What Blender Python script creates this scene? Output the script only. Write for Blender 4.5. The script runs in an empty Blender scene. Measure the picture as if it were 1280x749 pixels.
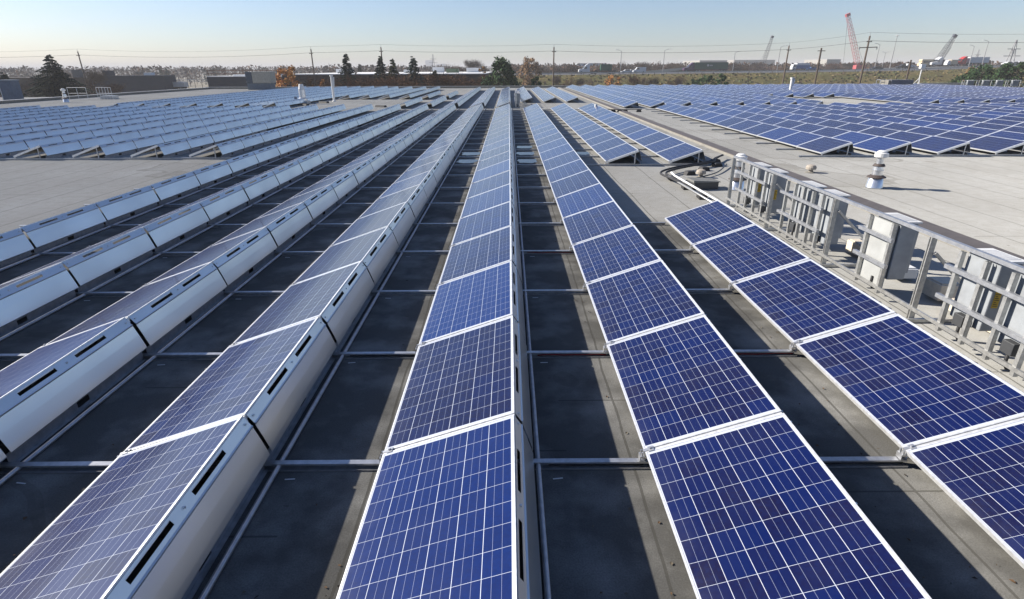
import bpy, math, random
import numpy as np
from mathutils import Vector, Matrix

# ------------------------------------------------------------------ camera
SC = bpy.context.scene
COL = SC.collection
F_PX, PITCH, YAW, ROLL, CAM_H = 697.43, .3933, .0039, -.0038, 2.674      # measured on a 1280 x 749 frame
_r0 = Vector((math.cos(YAW), -math.sin(YAW), 0)); _y0 = Vector((math.sin(YAW), math.cos(YAW), 0)); _z0 = Vector((0, 0, 1))
FWD = _y0*math.cos(PITCH) - _z0*math.sin(PITCH)
_u0 = _y0*math.sin(PITCH) + _z0*math.cos(PITCH)
RGT = _r0*math.cos(ROLL) + _u0*math.sin(ROLL)
UPV = -_r0*math.sin(ROLL) + _u0*math.cos(ROLL)
EYE = Vector((0, 0, CAM_H))
cd = bpy.data.cameras.new('camera'); cam = bpy.data.objects.new('camera', cd); COL.objects.link(cam)
cd.sensor_width = 36; cd.lens = F_PX/1280*36; cd.clip_start = .05; cd.clip_end = 20000
cam.matrix_world = Matrix((( RGT.x, UPV.x, -FWD.x, EYE.x), (RGT.y, UPV.y, -FWD.y, EYE.y), (RGT.z, UPV.z, -FWD.z, EYE.z), (0, 0, 0, 1)))
SC.camera = cam

# ------------------------------------------------------------------ sky, sun, exposure
SUN_EL = math.radians(29.5)
SUN_H = Vector((-1, .27, 0)).normalized()                # horizontal direction towards the sun
world = bpy.data.worlds.new('World'); SC.world = world; world.use_nodes = True
nt = world.node_tree; bg = nt.nodes['Background']
sky = nt.nodes.new('ShaderNodeTexSky'); sky.sky_type = 'NISHITA'; sky.sun_disc = False
sky.sun_elevation = SUN_EL; sky.sun_rotation = math.atan2(SUN_H.x, SUN_H.y)
sky.altitude = 150; sky.air_density = 1.0; sky.dust_density = .6; sky.ozone_density = 2.0
tint = nt.nodes.new('ShaderNodeMix'); tint.data_type = 'RGBA'; tint.blend_type = 'MULTIPLY'; tint.inputs[0].default_value = 1
tint.inputs[7].default_value = (.92, .97, 1.17, 1)
nt.links.new(sky.outputs[0], tint.inputs[6]); nt.links.new(tint.outputs[2], bg.inputs[0]); bg.inputs[1].default_value = .058
sl = bpy.data.lights.new('sun', 'SUN'); sl.energy = 5.0; sl.angle = math.radians(.5); sl.color = (1, .93, .83)
so = bpy.data.objects.new('sun', sl); COL.objects.link(so)
S = Vector((SUN_H.x*math.cos(SUN_EL), SUN_H.y*math.cos(SUN_EL), math.sin(SUN_EL)))
so.rotation_euler = S.to_track_quat('Z', 'Y').to_euler(); so.location = (-40, 10, 40)
vs = SC.view_settings; vs.view_transform = 'Standard'; vs.look = 'None'; vs.gamma = 1; vs.use_curve_mapping = False; vs.exposure = 1.05
SC.cycles.max_bounces = 6; SC.cycles.volume_bounces = 0; SC.cycles.transparent_max_bounces = 6
SC.cycles.caustics_reflective = False; SC.cycles.caustics_refractive = False

def spot(px, py, dist):
    """World point met at the forward distance dist on the sight line of a measured photo point."""
    v = FWD + RGT*((px-640)/F_PX) - UPV*((py-374.5)/F_PX)
    return EYE + v*(dist/v.y)
def project(p):
    d = Vector(p) - EYE; z = d.dot(FWD)
    if z < .15: return None
    return 640 + F_PX*d.dot(RGT)/z, 374.5 - F_PX*d.dot(UPV)/z

# ------------------------------------------------------------------ materials
class G:
    """Tiny node-graph helper."""
    def __init__(s, name):
        s.m = bpy.data.materials.new(name); s.m.use_nodes = True; s.t = s.m.node_tree
        s.b = s.t.nodes['Principled BSDF']
    def n(s, kind, **kw):
        x = s.t.nodes.new(kind)
        for k, v in kw.items(): setattr(x, k, v)
        return x
    def set(s, sock, v):
        if isinstance(v, bpy.types.NodeSocket): s.t.links.new(v, sock)
        elif v is not None: sock.default_value = v
    def m_(s, op, a, b=None, c=None, clamp=False):
        x = s.n('ShaderNodeMath', operation=op, use_clamp=clamp); s.set(x.inputs[0], a)
        if b is not None: s.set(x.inputs[1], b)
        if c is not None: s.set(x.inputs[2], c)
        return x.outputs[0]
    def mix(s, f, a, b):
        x = s.n('ShaderNodeMix', data_type='RGBA'); s.set(x.inputs[0], f)
        for i, v in ((6, a), (7, b)): s.set(x.inputs[i], v if isinstance(v, bpy.types.NodeSocket) else (*v, 1))
        return x.outputs[2]
    def coord(s, which='Object'):
        return s.n('ShaderNodeTexCoord').outputs[which]
    def noise(s, vec, scale, detail=4, rough=.55):
        x = s.n('ShaderNodeTexNoise'); s.set(x.inputs['Vector'], vec); x.inputs['Scale'].default_value = scale
        x.inputs['Detail'].default_value = detail; x.inputs['Roughness'].default_value = rough
        return x.outputs[0]
    def ramp(s, f, lo, hi):
        x = s.n('ShaderNodeMapRange'); s.set(x.inputs[0], f); x.inputs[1].default_value = lo; x.inputs[2].default_value = hi
        return x.outputs[0]
    def bump(s, height, strength, dist=.01):
        x = s.n('ShaderNodeBump'); x.inputs['Strength'].default_value = strength; x.inputs['Distance'].default_value = dist
        s.set(x.inputs['Height'], height); s.t.links.new(x.outputs[0], s.b.inputs['Normal'])
def mat(name, c, rough=.6, metal=0, c2=None, scale=4, bump=0, spec=None, world=True, detail=5):
    g = G(name); g.b.inputs['Roughness'].default_value = rough; g.b.inputs['Metallic'].default_value = metal
    if spec is not None: g.b.inputs['Specular IOR Level'].default_value = spec
    c2 = c2 or tuple(x*.78 for x in c)
    v = g.n('ShaderNodeNewGeometry').outputs['Position'] if world else g.coord()
    nz = g.noise(v, scale, detail); f = g.ramp(nz, .35, .65)
    g.t.links.new(g.mix(f, c, c2), g.b.inputs['Base Color'])
    if bump: g.bump(nz, bump)
    return g.m

def cell_material():
    g = G('photovoltaic_cells'); b = g.b
    uv = g.n('ShaderNodeSeparateXYZ'); g.t.links.new(g.coord('UV'), uv.inputs[0])
    P = .158
    u = g.m_('DIVIDE', g.m_('SUBTRACT', uv.outputs[0], .009), P); v = g.m_('DIVIDE', g.m_('SUBTRACT', uv.outputs[1], .023), P)
    def edge(t, w):           # 1 within w/2 of a whole number
        d = g.m_('ABSOLUTE', g.m_('SUBTRACT', g.m_('FRACT', g.m_('ADD', t, .5)), .5))
        return g.m_('LESS_THAN', d, w/P/2)
    inside = g.m_('MULTIPLY', g.m_('MULTIPLY', g.m_('GREATER_THAN', u, 0.), g.m_('LESS_THAN', u, 6.)),
                  g.m_('MULTIPLY', g.m_('GREATER_THAN', v, 0.), g.m_('LESS_THAN', v, 10.)))
    line = g.m_('MAXIMUM', edge(u, .0036), edge(v, .0024))
    line = g.m_('MAXIMUM', line, g.m_('SUBTRACT', 1., inside))
    bus = edge(g.m_('MULTIPLY', u, 3.), .0017*3)
    # tone of a cell and of a whole panel
    oc = g.n('ShaderNodeSeparateColor'); g.t.links.new(g.n('ShaderNodeObjectInfo').outputs['Color'], oc.inputs[0]); orn = oc.outputs[0]
    att = g.n('ShaderNodeAttribute', attribute_name='tone').outputs['Fac']
    pr = g.m_('FRACT', g.m_('ADD', orn, att))
    cv = g.n('ShaderNodeCombineXYZ'); g.set(cv.inputs[0], g.m_('FLOOR', u)); g.set(cv.inputs[1], g.m_('FLOOR', v)); g.set(cv.inputs[2], g.m_('MULTIPLY', pr, 97.))
    wn = g.n('ShaderNodeTexWhiteNoise'); g.t.links.new(cv.outputs[0], wn.inputs[0])
    cr = wn.outputs['Value']
    sc_ = g.n('ShaderNodeVectorMath', operation='ADD'); g.t.links.new(g.coord('UV'), sc_.inputs[0])
    off = g.n('ShaderNodeCombineXYZ'); g.set(off.inputs[2], g.m_('MULTIPLY', pr, 31.)); g.t.links.new(off.outputs[0], sc_.inputs[1])
    vo = g.n('ShaderNodeTexVoronoi'); vo.inputs['Scale'].default_value = 60; g.t.links.new(sc_.outputs[0], vo.inputs['Vector'])
    gs = g.n('ShaderNodeSeparateColor'); g.t.links.new(vo.outputs['Color'], gs.inputs[0])
    grain = gs.outputs[0]
    base = g.mix(g.ramp(cr, .0, 1.), (.0008, .0066, .064), (.0046, .0036, .027))
    base = g.mix(g.m_('MULTIPLY', g.ramp(pr, .5, .9), .85), base, (.0012, .0185, .120)); base = g.mix(g.m_('MULTIPLY', g.ramp(pr, .42, .05), .6), base, (.0048, .0034, .019))
    base = g.mix(g.m_('MULTIPLY', grain, .5), base, (.0028, .0095, .064))
    col = g.mix(g.m_('MULTIPLY', bus, .55), base, (.38, .42, .54))
    col = g.mix(g.m_('MULTIPLY', line, .9), col, (.46, .49, .56))
    dust = g.ramp(g.noise(sc_.outputs[0], 2.2, 6), .35, .8)
    low = g.m_('MULTIPLY', g.ramp(uv.outputs[0], .16, .0), g.ramp(g.noise(sc_.outputs[0], 7, 5), .3, .7))
    dust = g.m_('ADD', dust, g.m_('MULTIPLY', low, 2.6))
    col = g.mix(g.m_('MULTIPLY_ADD', dust, .013, .002), col, (.46, .44, .40))
    g.t.links.new(col, b.inputs['Base Color'])
    b.inputs['Roughness'].default_value = .35
    b.inputs['Specular IOR Level'].default_value = .12
    b.inputs['Coat Weight'].default_value = .9; b.inputs['Coat IOR'].default_value = 1.36
    g.t.links.new(g.m_('MULTIPLY_ADD', dust, .05, .13), b.inputs['Coat Roughness'])
    return g.m

def sheet_metal(name, c, rough, metal=.9):
    g = G(name); b = g.b
    o = g.coord(); orn = g.n('ShaderNodeObjectInfo').outputs['Random']
    ad = g.n('ShaderNodeVectorMath', operation='ADD'); g.t.links.new(o, ad.inputs[0])
    cx = g.n('ShaderNodeCombineXYZ'); g.set(cx.inputs[0], g.m_('MULTIPLY', orn, 40.)); g.t.links.new(cx.outputs[0], ad.inputs[1])
    n1 = g.noise(ad.outputs[0], 1.1, 1); n2 = g.noise(ad.outputs[0], 4, 0)
    f = g.m_('ADD', g.m_('MULTIPLY', g.ramp(n1, .3, .7), .9), g.m_('MULTIPLY', g.ramp(n2, .3, .7), .1))
    g.t.links.new(g.mix(f, c, tuple(x*.88 for x in c)), b.inputs['Base Color'])
    b.inputs['Metallic'].default_value = metal
    g.t.links.new(g.m_('MULTIPLY_ADD', f, .07, rough), b.inputs['Roughness'])
    return g.m

def roof_material():
    g = G('granulated_roof_membrane'); b = g.b
    pos = g.n('ShaderNodeNewGeometry').outputs['Position']
    xyz = g.n('ShaderNodeSeparateXYZ'); g.t.links.new(pos, xyz.inputs[0]); x, y = xyz.outputs[0], xyz.outputs[1]
    wob = g.m_('MULTIPLY', g.m_('SUBTRACT', g.noise(pos, .6, 3), .5), .10)
    xs = g.m_('ADD', g.m_('DIVIDE', g.m_('SUBTRACT', g.m_('ADD', x, wob), .885), .936), .5)
    strip = g.m_('FLOOR', xs)
    seam = g.m_('LESS_THAN', g.m_('ABSOLUTE', g.m_('SUBTRACT', g.m_('FRACT', xs), .5)), .0105)
    pond = g.noise(pos, .16, 4, .5); ring = g.m_('LESS_THAN', g.m_('ABSOLUTE', g.m_('SUBTRACT', pond, .56)), .006)
    wn = g.n('ShaderNodeTexWhiteNoise', noise_dimensions='1D'); g.t.links.new(strip, wn.inputs['W'])
    rnd = wn.outputs['Value']
    ys = g.m_('ADD', g.m_('DIVIDE', y, 9.8), g.m_('MULTIPLY', rnd, 7.))
    butt = g.m_('LESS_THAN', g.m_('ABSOLUTE', g.m_('SUBTRACT', g.m_('FRACT', ys), .5)), .0008)
    n1 = g.noise(pos, .35, 6, .6); n2 = g.noise(pos, 5, 5, .65); n3 = g.noise(pos, 95, 3, .7)
    col = g.mix(g.ramp(n1, .3, .7), (.43, .43, .412), (.335, .333, .315))
    col = g.mix(g.m_('MULTIPLY', g.ramp(n2, .42, .75), .35), col, (.20, .185, .15))
    col = g.mix(g.m_('MULTIPLY', g.ramp(n3, .38, .66), .62), col, (.15, .147, .13))
    col = g.mix(g.m_('MULTIPLY', rnd, .14), col, (.24, .22, .19))
    col = g.mix(g.m_('MULTIPLY', g.m_('GREATER_THAN', pond, .56), .22), col, (.17, .165, .15)); col = g.mix(g.m_('MULTIPLY', ring, .35), col, (.14, .13, .11))
    # run-off grime between the main rows, its colour darkened to deepen the shade
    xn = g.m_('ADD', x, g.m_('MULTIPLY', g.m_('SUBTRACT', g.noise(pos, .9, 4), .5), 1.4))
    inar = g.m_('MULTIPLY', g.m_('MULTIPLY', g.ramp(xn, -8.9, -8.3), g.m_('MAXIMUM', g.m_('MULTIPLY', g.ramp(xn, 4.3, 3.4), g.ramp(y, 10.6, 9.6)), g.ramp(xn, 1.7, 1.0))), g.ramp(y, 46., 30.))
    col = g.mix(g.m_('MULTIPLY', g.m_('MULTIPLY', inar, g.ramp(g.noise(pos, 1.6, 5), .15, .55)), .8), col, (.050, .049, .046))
    col = g.mix(g.m_('MULTIPLY', g.m_('MAXIMUM', seam, butt), .65), col, (.06, .058, .05))
    spots = g.m_('GREATER_THAN', g.noise(pos, 7, 2), .735)
    col = g.mix(g.m_('MULTIPLY', spots, .5), col, (.08, .065, .05))
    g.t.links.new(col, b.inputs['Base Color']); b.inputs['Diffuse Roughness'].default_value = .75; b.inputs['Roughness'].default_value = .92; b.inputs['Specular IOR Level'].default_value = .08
    g.bump(g.m_('SUBTRACT', n3, g.m_('MULTIPLY', seam, 1.5)), .5, .004)
    return g.m

M = {}
M['cells'] = cell_material()
M['back'] = mat('panel_backsheet', (.05, .05, .052), .6)
M['frame'] = mat('anodised_aluminium_frame', (.80, .81, .82), .42, .55, scale=30)
M['alu'] = mat('mill_aluminium', (.50, .51, .53), .42, .75, scale=18)
M['defl'] = sheet_metal('galvanised_deflector_sheet', (.82, .83, .815), .28, .90)
M['lip'] = sheet_metal('galvanised_lip', (.74, .755, .76), .28, .90)
M['galv'] = mat('galvanised_strut', (.50, .50, .485), .42, .65, c2=(.36, .36, .35), scale=25)
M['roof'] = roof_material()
M['black'] = mat('black_rubber', (.018, .018, .02), .7)
M['dark'] = mat('dark_plastic', (.05, .052, .055), .5)
M['red'] = mat('red_cable_jacket', (.35, .02, .015), .45)
M['white'] = mat('white_paint', (.66, .66, .65), .45, scale=3, c2=(.57, .57, .56))
M['cab'] = mat('inverter_casing', (.30, .32, .34), .5, .1, scale=6)
M['yellow'] = mat('yellow_label', (.75, .47, .03), .5)
M['ink'] = mat('label_ink', (.04, .035, .03), .6)
M['beige'] = mat('beige_concrete', (.62, .55, .44), .8, scale=20)
M['ridge'] = mat('joint_cover_sheet', (.125, .108, .098), .6, .2, scale=6)
M['ridge_side'] = mat('joint_flashing', (.20, .19, .165), .8)
M['steel'] = mat('stainless_vent', (.72, .73, .75), .28, .8, scale=12)
M['rust'] = mat('rusty_collar', (.06, .045, .04), .7, scale=20)
M['wood'] = mat('weathered_pole_wood', (.085, .062, .048), .85, scale=3)
M['wire'] = mat('wire', (.05, .05, .055), .5)

# ------------------------------------------------------------------ geometry helpers
class MB:
    def __init__(s): s.v = []; s.f = []; s.mi = []; s.uv = {}
    def face(s, pts, mi=0, uv=None):
        i = len(s.v); s.v += [tuple(p) for p in pts]; s.f.append(tuple(range(i, i+len(pts)))); s.mi.append(mi)
        if uv: s.uv[len(s.f)-1] = uv
    def hexa(s, c, mi=0):
        """Eight corners: four below, four above, both counter-clockwise."""
        i = len(s.v); s.v += [tuple(p) for p in c]
        for q in ((3, 2, 1, 0), (4, 5, 6, 7), (0, 1, 5, 4), (1, 2, 6, 5), (2, 3, 7, 6), (3, 0, 4, 7)):
            s.f.append(tuple(i+k for k in q)); s.mi.append(mi)
    def box(s, x0, x1, y0, y1, z0, z1, mi=0):
        s.hexa([(x0, y0, z0), (x1, y0, z0), (x1, y1, z0), (x0, y1, z0), (x0, y0, z1), (x1, y0, z1), (x1, y1, z1), (x0, y1, z1)], mi)
    def bar(s, a, b, w, h, up=(0, 0, 1), mi=0):
        a, b = Vector(a), Vector(b); d = (b-a).normalized(); up = Vector(up)
        if abs(d.dot(up)) > .98: up = Vector((1, 0, 0))
        sx = d.cross(up).normalized()*(w/2); sz = sx.cross(d).normalized()*(h/2)
        s.hexa([a-sx-sz, a+sx-sz, b+sx-sz, b-sx-sz, a-sx+sz, a+sx+sz, b+sx+sz, b-sx+sz], mi)
    def tube(s, pts, r, n=8, mi=0, caps=True):
        pts = [Vector(p) for p in pts]; rs = r if isinstance(r, (list, tuple)) else [r]*len(pts); rings = []
        ref = None
        for k, p in enumerate(pts):
            d = (pts[min(k+1, len(pts)-1)] - pts[max(k-1, 0)]).normalized()
            if ref is None: ref = d.orthogonal().normalized()
            a = (ref - d*ref.dot(d))
            a = a.normalized() if a.length > 1e-4 else d.orthogonal().normalized()
            ref = a; b = d.cross(a); i = len(s.v)
            for j in range(n):
                t = 2*math.pi*j/n; s.v.append(tuple(p + (a*math.cos(t) + b*math.sin(t))*rs[k]))
            rings.append(i)
        for i0, i1 in zip(rings, rings[1:]):
            for j in range(n): s.f.append((i0+j, i0+(j+1) % n, i1+(j+1) % n, i1+j)); s.mi.append(mi)
        if caps:
            s.f.append(tuple(rings[0]+j for j in reversed(range(n)))); s.mi.append(mi)
            s.f.append(tuple(rings[-1]+j for j in range(n))); s.mi.append(mi)
    def lathe(s, prof, n=20, at=(0, 0, 0), mi=0):
        i = len(s.v)
        for r, z in prof:
            for j in range(n):
                t = 2*math.pi*j/n; s.v.append((at[0]+r*math.cos(t), at[1]+r*math.sin(t), at[2]+z))
        for k in range(len(prof)-1):
            for j in range(n): s.f.append((i+k*n+j, i+k*n+(j+1) % n, i+(k+1)*n+(j+1) % n, i+(k+1)*n+j)); s.mi.append(mi)
        s.f.append(tuple(i+j for j in reversed(range(n)))); s.mi.append(mi)
        s.f.append(tuple(i+(len(prof)-1)*n+j for j in range(n))); s.mi.append(mi)
    def prism(s, prof, y0, y1, mi=0, axis='y'):
        """Closed profile in (x, z) swept along y (or (y, z) along x)."""
        i = len(s.v); n = len(prof)
        P = (lambda a, t, z: (a, t, z)) if axis == 'y' else (lambda a, t, z: (t, a, z))
        s.v += [P(x, y0, z) for x, z in prof] + [P(x, y1, z) for x, z in prof]
        for k in range(n): s.f.append((i+k, i+(k+1) % n, i+n+(k+1) % n, i+n+k)); s.mi.append(mi)
        s.f.append(tuple(i+k for k in reversed(range(n)))); s.mi.append(mi); s.f.append(tuple(i+n+k for k in range(n))); s.mi.append(mi)
    def mesh(s, name, mats, smooth=False):
        me = bpy.data.meshes.new(name); me.from_pydata(s.v, [], s.f)
        for m in (mats if isinstance(mats, (list, tuple)) else [mats]): me.materials.append(m)
        me.polygons.foreach_set('material_index', s.mi)
        if s.uv:
            L = me.uv_layers.new(name='UVMap')
            for p in me.polygons:
                q = s.uv.get(p.index)
                if q:
                    for k, li in enumerate(p.loop_indices): L.data[li].uv = q[k]
        if smooth: me.polygons.foreach_set('use_smooth', [True]*len(me.polygons))
        me.update(); return me
    def build(s, name, mats, parent=None, smooth=False, bevel=0):
        o = put(name, s.mesh(name, mats, smooth), parent)
        if bevel:
            b = o.modifiers.new('bevel', 'BEVEL'); b.width = bevel; b.segments = 2; b.limit_method = 'ANGLE'
        return o
def put(name, me, parent=None, loc=None):
    o = bpy.data.objects.new(name, me); COL.objects.link(o)
    if parent: o.parent = parent
    if loc is not None: o.location = loc
    return o
def tag(o, label=None, cat=None, group=None, kind=None):
    if label: o['label'] = label
    if cat: o['category'] = cat
    if group: o['group'] = group
    if kind: o['kind'] = kind
    return o
def empty(name, label, cat, loc=(0, 0, 0), rz=0, group=None):
    o = bpy.data.objects.new(name, None); COL.objects.link(o); o.location = loc; o.rotation_euler = (0, 0, rz); o.empty_display_size = .2
    return tag(o, label, cat, group)
def structure(name, mb, mats, smooth=False): return tag(mb.build(name, mats, smooth=smooth), kind='structure')
ORD = ('first second third fourth fifth sixth seventh eighth ninth tenth eleventh twelfth thirteenth fourteenth fifteenth sixteenth seventeenth '
       'eighteenth nineteenth twentieth twenty-first twenty-second twenty-third twenty-fourth twenty-fifth twenty-sixth').split()

# ------------------------------------------------------------------ ground, roof, embankment, highway
GZ = -8.0
g = MB(); R_ = 9000
for i in range(12):
    for j in range(12):
        x0, x1, y0, y1 = -R_+i*1500, -R_+(i+1)*1500, -R_+j*1500, -R_+(j+1)*1500
        g.face([(x0, y0, GZ), (x1, y0, GZ), (x1, y1, GZ), (x0, y1, GZ)])
structure('ground', g, mat('dry_autumn_ground', (.16, .135, .085), .9, c2=(.10, .085, .055), scale=.03))
RX0, RX1, RY0, RY1 = -43.6, 66.0, -18.0, 87.0
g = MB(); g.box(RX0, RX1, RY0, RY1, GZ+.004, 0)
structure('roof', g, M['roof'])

def parapet(label, x0, x1, y0, y1, h, along):
    r = empty('parapet', label, 'parapet', ((x0+x1)/2, (y0+y1)/2, 0))
    a = MB(); a.box(x0-(x0+x1)/2, x1-(x0+x1)/2, y0-(y0+y1)/2, y1-(y0+y1)/2, .004, h)
    a.build('upstand', M['ridge_side'], r)
    c = MB(); X, Y = (x1-x0)/2, (y1-y0)/2
    c.box(-X-.03, X+.03, -Y-.03, Y+.03, h+.001, h+.04); c.build('coping', M['coping'], r)
M['coping'] = mat('coping_sheet', (.50, .50, .50), .5, .3)
parapet('long low roof edge with pale metal coping beside the dark neighbouring roof', RX0, RX0+.25, RY0, RY1-.3, .22, 'y')
parapet('far low roof edge with pale coping in front of the trees and embankment', RX0, 56.0, RY1-.25, RY1, .24, 'x')
parapet('bright white low roof edge under the distant inverter rack', 56.1, RX1-.3, RY1-2.3, RY1-2.0, .45, 'x')

# expansion joint curb between the main array and the open roof
e = empty('roof_curb', 'long raised expansion joint with dark cover running along the roof', 'roof curb', (7.35, 35, 0))
c = MB(); c.prism([(-.24, .003), (.24, .003), (.19, .07), (-.19, .07)], -40, 51); c.build('flashing', M['ridge_side'], e)
c = MB()
for k in range(30):
    y = -40 + k*3.03; c.box(-.195, .195, y, y+3.018, .072, .088)
c.build('cover', M['ridge'], e)

# ------------------------------------------------------------------ solar panels
S_, X0, P_, TILT, HL, Y0 = 1.675, -.913, 1.872, .3341, .1332, 3.2786
CT, ST = math.cos(TILT), math.sin(TILT)
PW, PL = .99, 1.65
def sl_(u, v, n=0):   # u up the slope, v along the row, n off the surface
    return (u*CT - n*ST, v, HL + u*ST + n*CT)
def slab(mb, u0, u1, v0, v1, n0, n1, mi=0):
    mb.hexa([sl_(u0, v0, n0), sl_(u1, v0, n0), sl_(u1, v1, n0), sl_(u0, v1, n0), sl_(u0, v0, n1), sl_(u1, v0, n1), sl_(u1, v1, n1), sl_(u0, v1, n1)], mi)
V0, V1 = .0125, .0125 + PL
def cells_mb(mb=None, mi=0, mb_back=1):
    mb = mb or MB(); a, b, c, d = .011, PW-.011, V0+.011, V1-.011
    mb.face([sl_(a, c, -.002), sl_(b, c, -.002), sl_(b, d, -.002), sl_(a, d, -.002)], mi, [(0, 0), (b-a, 0), (b-a, d-c), (0, d-c)])
    mb.face([sl_(a, d, -.009), sl_(b, d, -.009), sl_(b, c, -.009), sl_(a, c, -.009)], mb_back)
    return mb
def frame_mb(mb=None, mi=0):
    mb = mb or MB(); w, t = .0125, -.038
    slab(mb, 0, w, V0, V1, t, 0, mi); slab(mb, PW-w, PW, V0, V1, t, 0, mi)
    slab(mb, w, PW-w, V0, V0+w, t, 0, mi); slab(mb, w, PW-w, V1-w, V1, t, 0, mi)
    return mb
HX, HZ = PW*CT, HL + PW*ST          # the raised edge
D0, D1 = .021, S_-.021
DPROF = [(HX+.052, HZ-.088), (HX+.090, HZ-.19), (HX+.122, HZ-.285), (HX+.134, HZ-.325), (HX+.128, HZ-.336)]
def sheet(mb, prof, y0, y1, t, mi=0):
    """A bent sheet of thickness t: profile points in (x, z)."""
    pts = [Vector((x, z)) for x, z in prof]; off = []
    for k, p in enumerate(pts):
        d = (pts[min(k+1, len(pts)-1)] - pts[max(k-1, 0)]).normalized(); off.append(p + Vector((d.y, -d.x))*-t)
    mb.prism([tuple(p) for p in pts] + [tuple(p) for p in reversed(off)], y0, y1, mi)
def deflector_mb(mb=None, mi=0):
    mb = mb or MB(); sheet(mb, DPROF, D0, D1, .002, mi); return mb
def lip_mb(mb=None, mi=0, detail=True):
    mb = mb or MB()
    A, B = Vector((HX+.006, HZ-.012)), Vector((HX+.050, HZ-.080)); d = B-A
    def strip(t0, t1, y0, y1):
        p, q = A+d*t0, A+d*t1; sheet(mb, [tuple(p), tuple(q)], y0, y1, .002, mi)
    s0, s1 = .20, .64
    strip(0, s0, D0, D1); strip(s1, 1, D0, D1)
    ys = [D0, .34, .72, .94, 1.32, D1]
    for k in (0, 2, 4): strip(s0, s1, ys[k], ys[k+1])
    if detail:
        sheet(mb, [(HX+.050, HZ-.078), (HX+.060, HZ-.081), (HX+.058, HZ-.092)], D0, D1, .002, mi)    # folded ridge
        for y in (.06, .83, 1.61):
            p = A + d*.5; mb.box(p.x-.002, p.x+.010, y-.007, y+.007, p.y-.002, p.y+.012, mi)
    return mb
def channel_mb():
    mb = MB(); x = HX+.075
    for y0, y1 in ((.03, .74), (.88, S_-.03)): mb.box(x, x+.003, y0, y1, .006, .105)
    mb.box(x, x+.003, .742, .878, .006, .03); mb.box(x, x+.003, .742, .878, .085, .105)
    mb.box(x+.004, x+.035, .03, S_-.03, .006, .009)
    return mb
def beam_mb(mb=None, mi=0):
    mb = mb or MB(); slab(mb, .0, PW-.002, -.0105, .0105, -.06, -.009, mi); return mb
def leg_mb():
    mb = MB(); mb.box(.071, HX-.101, -.010, .010, .056, .066); mb.box(HX-.10, HX-.07, -.010, .010, .05, HZ-.10); mb.box(.03, .07, -.010, .010, .05, HL-.03)
    return mb
def clamp_mb(u):
    mb = MB(); slab(mb, u-.02, u+.02, -.024, .024, .001, .006); slab(mb, u-.007, u+.007, -.007, .007, .006, .018)
    if u < .1:
        slab(mb, u-.055, u-.02, -.012, .012, -.012, .005)
        mb.box(-.030, .004, -.028, .028, HL-.045, HL-.033); mb.box(-.030, -.024, -.028, .028, HL-.075, HL-.046); mb.box(-.020, -.008, -.022, -.010, HL-.033, HL-.005); mb.box(-.020, -.008, .012, .024, HL-.033, HL-.005)
    return mb
ME = {'cell_sheet': cells_mb().mesh('cell_sheet', [M['cells'], M['back']]),
      'frame': frame_mb().mesh('frame', M['frame']),
      'wind_deflector': deflector_mb().mesh('wind_deflector', M['defl']),
      'deflector_lip': lip_mb().mesh('deflector_lip', M['lip']),
      'base_channel': channel_mb().mesh('base_channel', M['alu']),
      'tilt_beam': beam_mb().mesh('tilt_beam', M['frame']),
      'support_leg': leg_mb().mesh('support_leg', M['alu']),
      'clamp': clamp_mb(.05).mesh('clamp', M['alu']), 'top_clamp': clamp_mb(.93).mesh('clamp', M['alu'])}
RJ = random.Random(77)
TONES = {(0, -1): .80, (0, 0): .12, (0, 1): .93, (0, 2): .25, (0, 3): .55, (0, 4): .70, (1, -1): .48, (1, 0): .44, (1, 1): .34, (1, 2): .52, (2, -1): .40, (2, 0): .46, (2, 1): .42, (2, 2): .38, (2, 3): .50, (-1, -1): .52, (-1, 0): .45}
def solar_panel(label, loc, group, level):
    r = empty('solar_panel', label, 'solar panel', loc, 0, group)
    r.location.x += RJ.uniform(-.004, .004); r.rotation_euler = (RJ.uniform(-.0016, .0016), RJ.uniform(-.003, .003), RJ.uniform(-.0015, .0015))
    c = put('cell_sheet', ME['cell_sheet'], r); c.color = (TONES.get((round((loc[0]-X0)/P_), round((loc[1]-Y0)/S_)), RJ.random()*.98+.01), 0, 0, 1); put('frame', ME['frame'], r)
    d = put('wind_deflector', ME['wind_deflector'], r); put('deflector_lip', ME['deflector_lip'], d)
    put('tilt_beam', ME['tilt_beam'], r)
    if level > 0:
        put('base_channel', ME['base_channel'], r); put('support_leg', ME['support_leg'], r)
    if level > 1:
        put('clamp', ME['clamp'], r)

# every row: (low-edge x, first y, how many, label pattern with {} for the panel's ordinal, group)
ROWS = []
for i, r in enumerate(range(1, -5, -1)):
    ROWS.append((X0+P_*r, Y0-S_*2, 24, 'solar panel {} from the camera in the %s full row counting from the inverters' % ORD[i], 'panels of the full-length rows'))
ROWS.append((X0+P_*2, Y0-S_, 5, 'solar panel {} from the camera in the short row alongside the inverter rack', 'panels of the row by the inverter rack'))
ROWS.append((X0+P_*2, Y0+S_*8, 14, 'solar panel {} from the roof gap in the shorter row beside the full rows', 'panels of the two shorter rows'))
ROWS.append((X0+P_*3, Y0+S_*8, 14, 'solar panel {} from the black cable bend in the shorter row by the roof curb', 'panels of the two shorter rows'))
for i, r in enumerate(range(-5, -18, -1)):
    ROWS.append((X0+P_*r, Y0+S_*9, 13, 'solar panel {} from the front rail, %s row from the full rows, behind bare roof' % ORD[i], 'silver-backed panels behind the bare roof patch'))
for i in range(15):
    ROWS.append((9.98+1.87*i, 18.25, 13, 'solar panel {} from the front rail, %s row from the roof curb, open array' % ORD[i], 'panels of the open array past the curb'))
REST = []
for r in (0, -1, -2): REST.append((X0+P_*r, 42.1, 21))
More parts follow.
